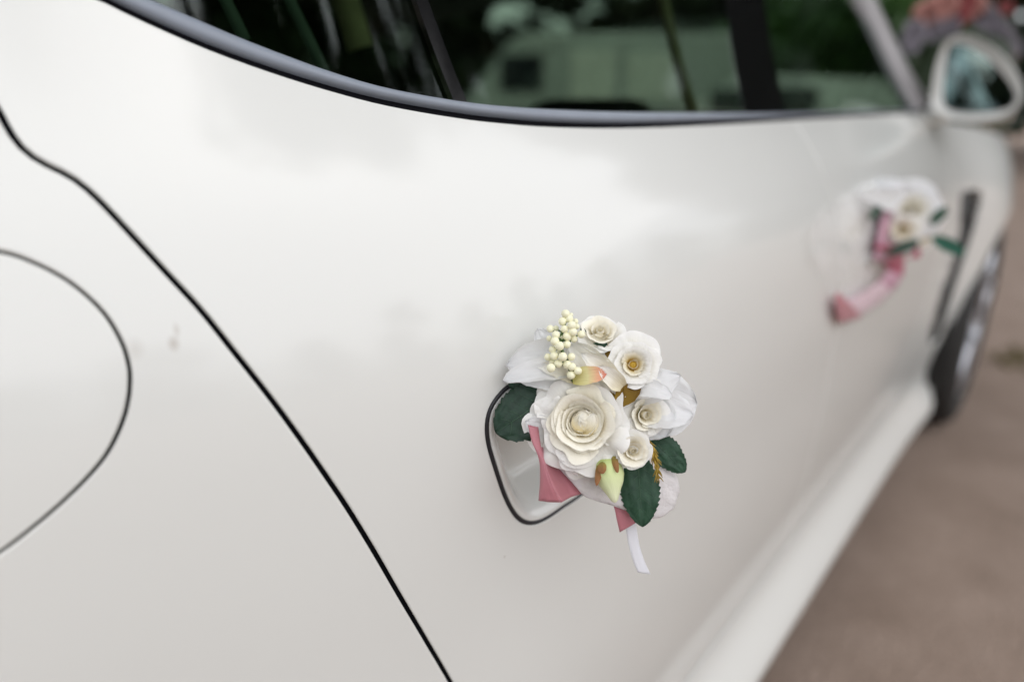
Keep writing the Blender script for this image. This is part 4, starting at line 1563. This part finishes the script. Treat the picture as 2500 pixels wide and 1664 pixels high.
# ------------------------------------------------------------------ trees all round, seen between the parts and in the paint and the glass
def crown(seed, h, rad, low, n, size):
    r = random.Random(seed)
    V, Fc = [], []
    clumps = []
    for k in range(34):
        z = low + (h - low) * r.random() ** .9
        q = (z - low) / (h - low)
        rr_ = rad * (math.sin(math.pi * min(1, .18 + .82 * q)) ** .7) * r.uniform(.35, .95)
        a = r.uniform(0, 6.283)
        clumps.append((rr_ * math.cos(a), rr_ * math.sin(a), z, rad * r.uniform(.28, .5)))
    for i in range(n):
        cx_, cy_, cz_, cr = clumps[i % len(clumps)]
        d = Vector((r.gauss(0, 1), r.gauss(0, 1), r.gauss(0, 1))).normalized() * cr * r.random() ** .4
        p = Vector((cx_, cy_, cz_)) + Vector((d.x, d.y, d.z * .8))
        if p.z < low * .6:
            continue
        a = Vector((r.gauss(0, 1), r.gauss(0, 1), r.gauss(0, .6))).normalized()
        b_ = a.cross(Vector((r.gauss(0, 1), r.gauss(0, 1), r.gauss(0, 1)))).normalized()
        s1, s2 = size * r.uniform(.6, 1.2), size * r.uniform(.35, .7)
        k = len(V)
        V += [p - a * s1, p - b_ * s2, p + a * s1, p + b_ * s2]
        Fc.append((k, k + 1, k + 2, k + 3))
    me = bpy.data.meshes.new('crown')
    me.from_pydata([tuple(v) for v in V], [], Fc)
    me.update()
    return me


def trunk_mesh(seed, h, r0, low):
    r = random.Random(seed)
    parts = []
    P = [Vector((r.uniform(-.15, .15) * i, r.uniform(-.15, .15) * i, h * .75 * i / 6)) for i in range(7)]
    parts.append(tube(P, [r0 * (1 - .13 * i) for i in range(7)], 10))
    for k in range(6):
        i = 2 + k % 4
        a = k * 1.9 + r.random()
        q = P[i]
        e = q + Vector((math.cos(a), math.sin(a), .9)) * h * .16
        parts.append(tube([q, (q + e) / 2 + Vector((0, 0, .2)), e], [r0 * .4, r0 * .28, r0 * .1], 7))
    v, f = join(parts)
    me = bpy.data.meshes.new('trunk')
    me.from_pydata([tuple(x) for x in v], [], f)
    me.materials.append(M['bark'])
    me.polygons.foreach_set('use_smooth', [True] * len(f))
    me.update()
    return me


CR = [crown(1, 13.0, 4.2, 0.9, 4600, .42), crown(2, 11.0, 3.8, 0.5, 4200, .42), crown(3, 3.2, 2.6, 0.15, 2600, .22)]
for me_ in CR[:2]:
    me_.materials.append(M['foliage'])
CR[2].materials.append(M['foliage_bright'])
TK = [trunk_mesh(1, 13.0, .30, 2), trunk_mesh(2, 11.0, .26, 2), trunk_mesh(3, 3.0, .08, .3)]


def canopy():
    r = random.Random(12)
    V, Fc = [], []
    cl = []
    for k in range(60):
        a, q = r.uniform(0, 6.283), r.random() ** .5
        cl.append((3.3 + 6.0 * q * math.cos(a), -4.6 + 4.3 * q * math.sin(a), r.uniform(8.2, 10.8), r.uniform(.8, 1.5)))
    for k in range(26):
        a, q = r.uniform(0, 6.283), r.random() ** .5
        cl.append((9.0 + 4.0 * q * math.cos(a), -6.2 + 2.2 * q * math.sin(a), r.uniform(8.0, 10.6), r.uniform(.8, 1.4)))
    for i in range(13000):
        x, y, z, cr = cl[i % 86]
        d = Vector((r.gauss(0, 1), r.gauss(0, 1), r.gauss(0, .7))).normalized() * cr * r.random() ** .4
        p = Vector((x, y, z)) + d
        a = Vector((r.gauss(0, 1), r.gauss(0, 1), r.gauss(0, .4))).normalized()
        b_ = a.cross(Vector((r.gauss(0, 1), r.gauss(0, 1), r.gauss(0, 1)))).normalized()
        s1, s2 = r.uniform(.16, .3), r.uniform(.09, .17)
        k = len(V)
        V += [p - a * s1, p - b_ * s2, p + a * s1, p + b_ * s2]
        Fc.append((k, k + 1, k + 2, k + 3))
    parts = [tube([(0, 0, 0), (.1, -.1, 3), (.4, -.5, 6), (.9, -1.2, 8.6)], [.34, .28, .22, .14], 12)]
    for k in range(9):
        x, y, z, cr = cl[k * 6]
        parts.append(tube([(.3, -.4, 5.5), (x * .45, y * .4, 7.8), (x * .8, y * .8, z - .6), (x, y, z)], [.13, .09, .05, .02], 7))
    return (V, Fc), join(parts)


(cv, cf), (tv, tf) = canopy()
ct = thing('tree', 'tall spreading tree whose branches overhang the white car, mirrored in its rear glass', 'tree', (-0.9, 4.6, 0))
PINV.pop(ct.name, None)
mesh_obj('crown', cv, cf, M['foliage'], ct, smooth=False)
mesh_obj('trunk', tv, tf, M['bark'], ct)


def tree(kind, x, y, rot, sc, label, name='tree', cat='tree', group='dark trees around the car'):
    t_ = thing(name, label, cat, (x, y, 0), group)
    t_.rotation_euler = (0, 0, rot)
    t_.scale = (sc, sc, sc)
    for me_, nm in ((CR[kind], 'crown'), (TK[kind], 'trunk')):
        o = bpy.data.objects.new(nm, me_)
        COL.objects.link(o)
        o.parent = t_


rt = random.Random(3)
# far rows: ahead of the car, seen beside the mirror and through the glass
for i, (az, dist) in enumerate(((-8, 58), (-2, 60), (4, 58), (10, 60), (22, 36), (28, 34), (35, 33), (42, 32), (50, 30), (58, 30), (66, 30))):
    a = math.radians(az)
    lab = 'dark tree far ahead beyond the bonnet flowers' if i < 4 else 'dark tree beyond the far side, seen through the tinted side windows'
    tree(i % 2, CAM[0] + dist * math.cos(a), CAM[1] + dist * math.sin(a), rt.uniform(0, 6), 1.15 if i < 4 else 1.0, lab, group='dark trees ahead of the car' if i < 4 else 'dark trees beyond the side windows')
# the side that the paint and the glass reflect
for i, (x, y) in enumerate(((17, -2.9), (21, -1.6), (24, -5.5))):
    tree(i % 2, x, y, rt.uniform(0, 6), rt.uniform(1.0, 1.15), 'dark tree across the way, mirrored in the side glass', group='dark trees mirrored in the glass')
for i, (x, y) in enumerate(((-34, -30), (-25, -33), (-16, -31), (-7, -34), (2, -32), (11, -34), (20, -31), (29, -33), (38, -30), (45, -25), (50, -18))):
    tree(i % 2, x, y, rt.uniform(0, 6), rt.uniform(.62, .8), 'lower dark tree across the way, mirrored in the white paint', group='lower dark trees mirrored in the paint')
for i, (az, dist) in enumerate(((15.5, 24), (18.5, 25), (12.5, 26))):
    a = math.radians(az)
    tree(2, CAM[0] + dist * math.cos(a), CAM[1] + dist * math.sin(a), rt.uniform(0, 6), 1.2, ('bright green bush seen through the front side window, behind the pale car', 'bright green bush seen close beside the black centre pillar', 'bright green bush seen through the front window next to the front pillar')[i], 'bush', 'bush', 'bright bushes behind the front window')


for i, (x, y, k_) in enumerate(((-24, -5, 0), (-26, 3, 1), (-23, 11, 0))):
    tree(k_, x, y, rt.uniform(0, 6), rt.uniform(.9, 1.1), 'dark tree behind the viewer, mirrored in the door mirror', group='dark trees mirrored in the door mirror')


# ------------------------------------------------------------------ two vehicles beyond, seen dimly through the tinted glass
def loft_body(name, secs, mat, parent, cap=True):
    n = len(secs[0])
    V = [p for s in secs for p in s]
    Fc = grid_faces(n, len(secs), True)
    if cap:
        Fc += [tuple(range(n))[::-1], tuple(range((len(secs) - 1) * n, len(secs) * n))]
    return mesh_obj(name, V, Fc, mat, parent, smooth=False)


def vehicle(name, label, cat, az, dist, rot, prof, width, glassq, wheels, mat):
    a = math.radians(az)
    px, py = CAM[0] + dist * math.cos(a), CAM[1] + dist * math.sin(a)
    t_ = thing(name, label, cat, (px, py, 0))
    PINV.pop(t_.name, None)
    t_.rotation_euler = (0, 0, rot)
    secs = []
    for y, k in ((-width / 2, .90), (-width / 2 * .93, 1.0), (width / 2 * .93, 1.0), (width / 2, .90)):
        zc = 0.75
        secs.append([(x * (0.985 if k < 1 else 1), y if z < 1.2 else y * .9, zc + (z - zc) * (k + (1 - k) * .6)) for x, z in prof])
    loft_body('body', secs, mat, t_)
    for gx0, gx1, gz0, gz1, mm in glassq:
        for sg in (-1, 1):
            yy = sg * (width / 2 * .985)
            v, f = box((gx0 + gx1) / 2, yy * .96, (gz0 + gz1) / 2, gx1 - gx0, .09, gz1 - gz0, bev=.03)
            mesh_obj('window', v, f, M[mm], t_, smooth=False)
    for wx in wheels:
        for sg in (-1, 1):
            v, f = tube([(wx, sg * (width / 2 - .22), .33), (wx, sg * (width / 2 + .01), .33)], .33, 28)
            mesh_obj('wheel', v, f, M['tyre'], t_)
    return t_


VAN = [(-2.6, .35), (-2.6, 1.0), (-2.45, 1.25), (-1.75, 2.15), (-1.5, 2.25), (2.5, 2.3), (2.6, 2.2), (2.65, .4)]
vehicle('van', 'pale boxy van with a sloping front, dim through the tinted side windows', 'van', 33.0, 14.0, math.radians(33 + 90 + 180 + 14), VAN, 1.95,
        [(-2.0, -1.25, 1.30, 1.9, 'vanglass'), (-.75, .05, 1.15, 2.0, 'panel_pale'), (.25, 1.25, 1.15, 1.95, 'panel_pale')], (-1.75, 1.75), M['vanwhite'])
SAL = [(-2.1, .35), (-2.15, .65), (-1.2, .88), (-.5, 1.40), (.6, 1.45), (1.5, .98), (2.1, .92), (2.15, .4)]
vehicle('parked_car', 'pale car with a domed roof, glimpsed through the front side window', 'car', 17.5, 10.5, math.radians(70), SAL, 1.78,
        [(-.75, .05, .95, 1.28, 'vanglass'), (.1, .95, .95, 1.28, 'vanglass')], (-1.35, 1.35), M['carwhite'])

# ------------------------------------------------------------------ grass tuft on the tarmac
d_ = pray(2492, 885)
gp = CAM + d_ * (-CAM[2] / d_[2])
rg = random.Random(4)
V, Fc = [], []
for k in range(160):
    a, r_ = rg.uniform(0, 6.28), .16 * rg.random() ** .6
    p = np.array([gp[0] + r_ * math.cos(a), gp[1] + r_ * math.sin(a) * .7, 0.0])
    h = rg.uniform(.02, .06)
    ln = np.array([rg.uniform(-.03, .03), rg.uniform(-.03, .03), 0])
    w_ = np.array([math.cos(a * 3), math.sin(a * 3), 0]) * .003
    i = len(V)
    V += [p - w_, p + w_, p + ln * .5 + w_ * .7 + [0, 0, h * .6], p + ln * .5 - w_ * .7 + [0, 0, h * .6], p + ln + [0, 0, h]]
    Fc += [(i, i + 1, i + 2, i + 3), (i + 3, i + 2, i + 4)]
M['grass'] = foliage('olive_grass', (0.11, 0.10, 0.025), (0.16, 0.13, 0.04))
gt = mesh_obj('grass_tuft', V, Fc, M['grass'])
gt['label'] = 'small olive grass tuft on the brown tarmac at the right edge'
gt['category'] = 'grass tuft'
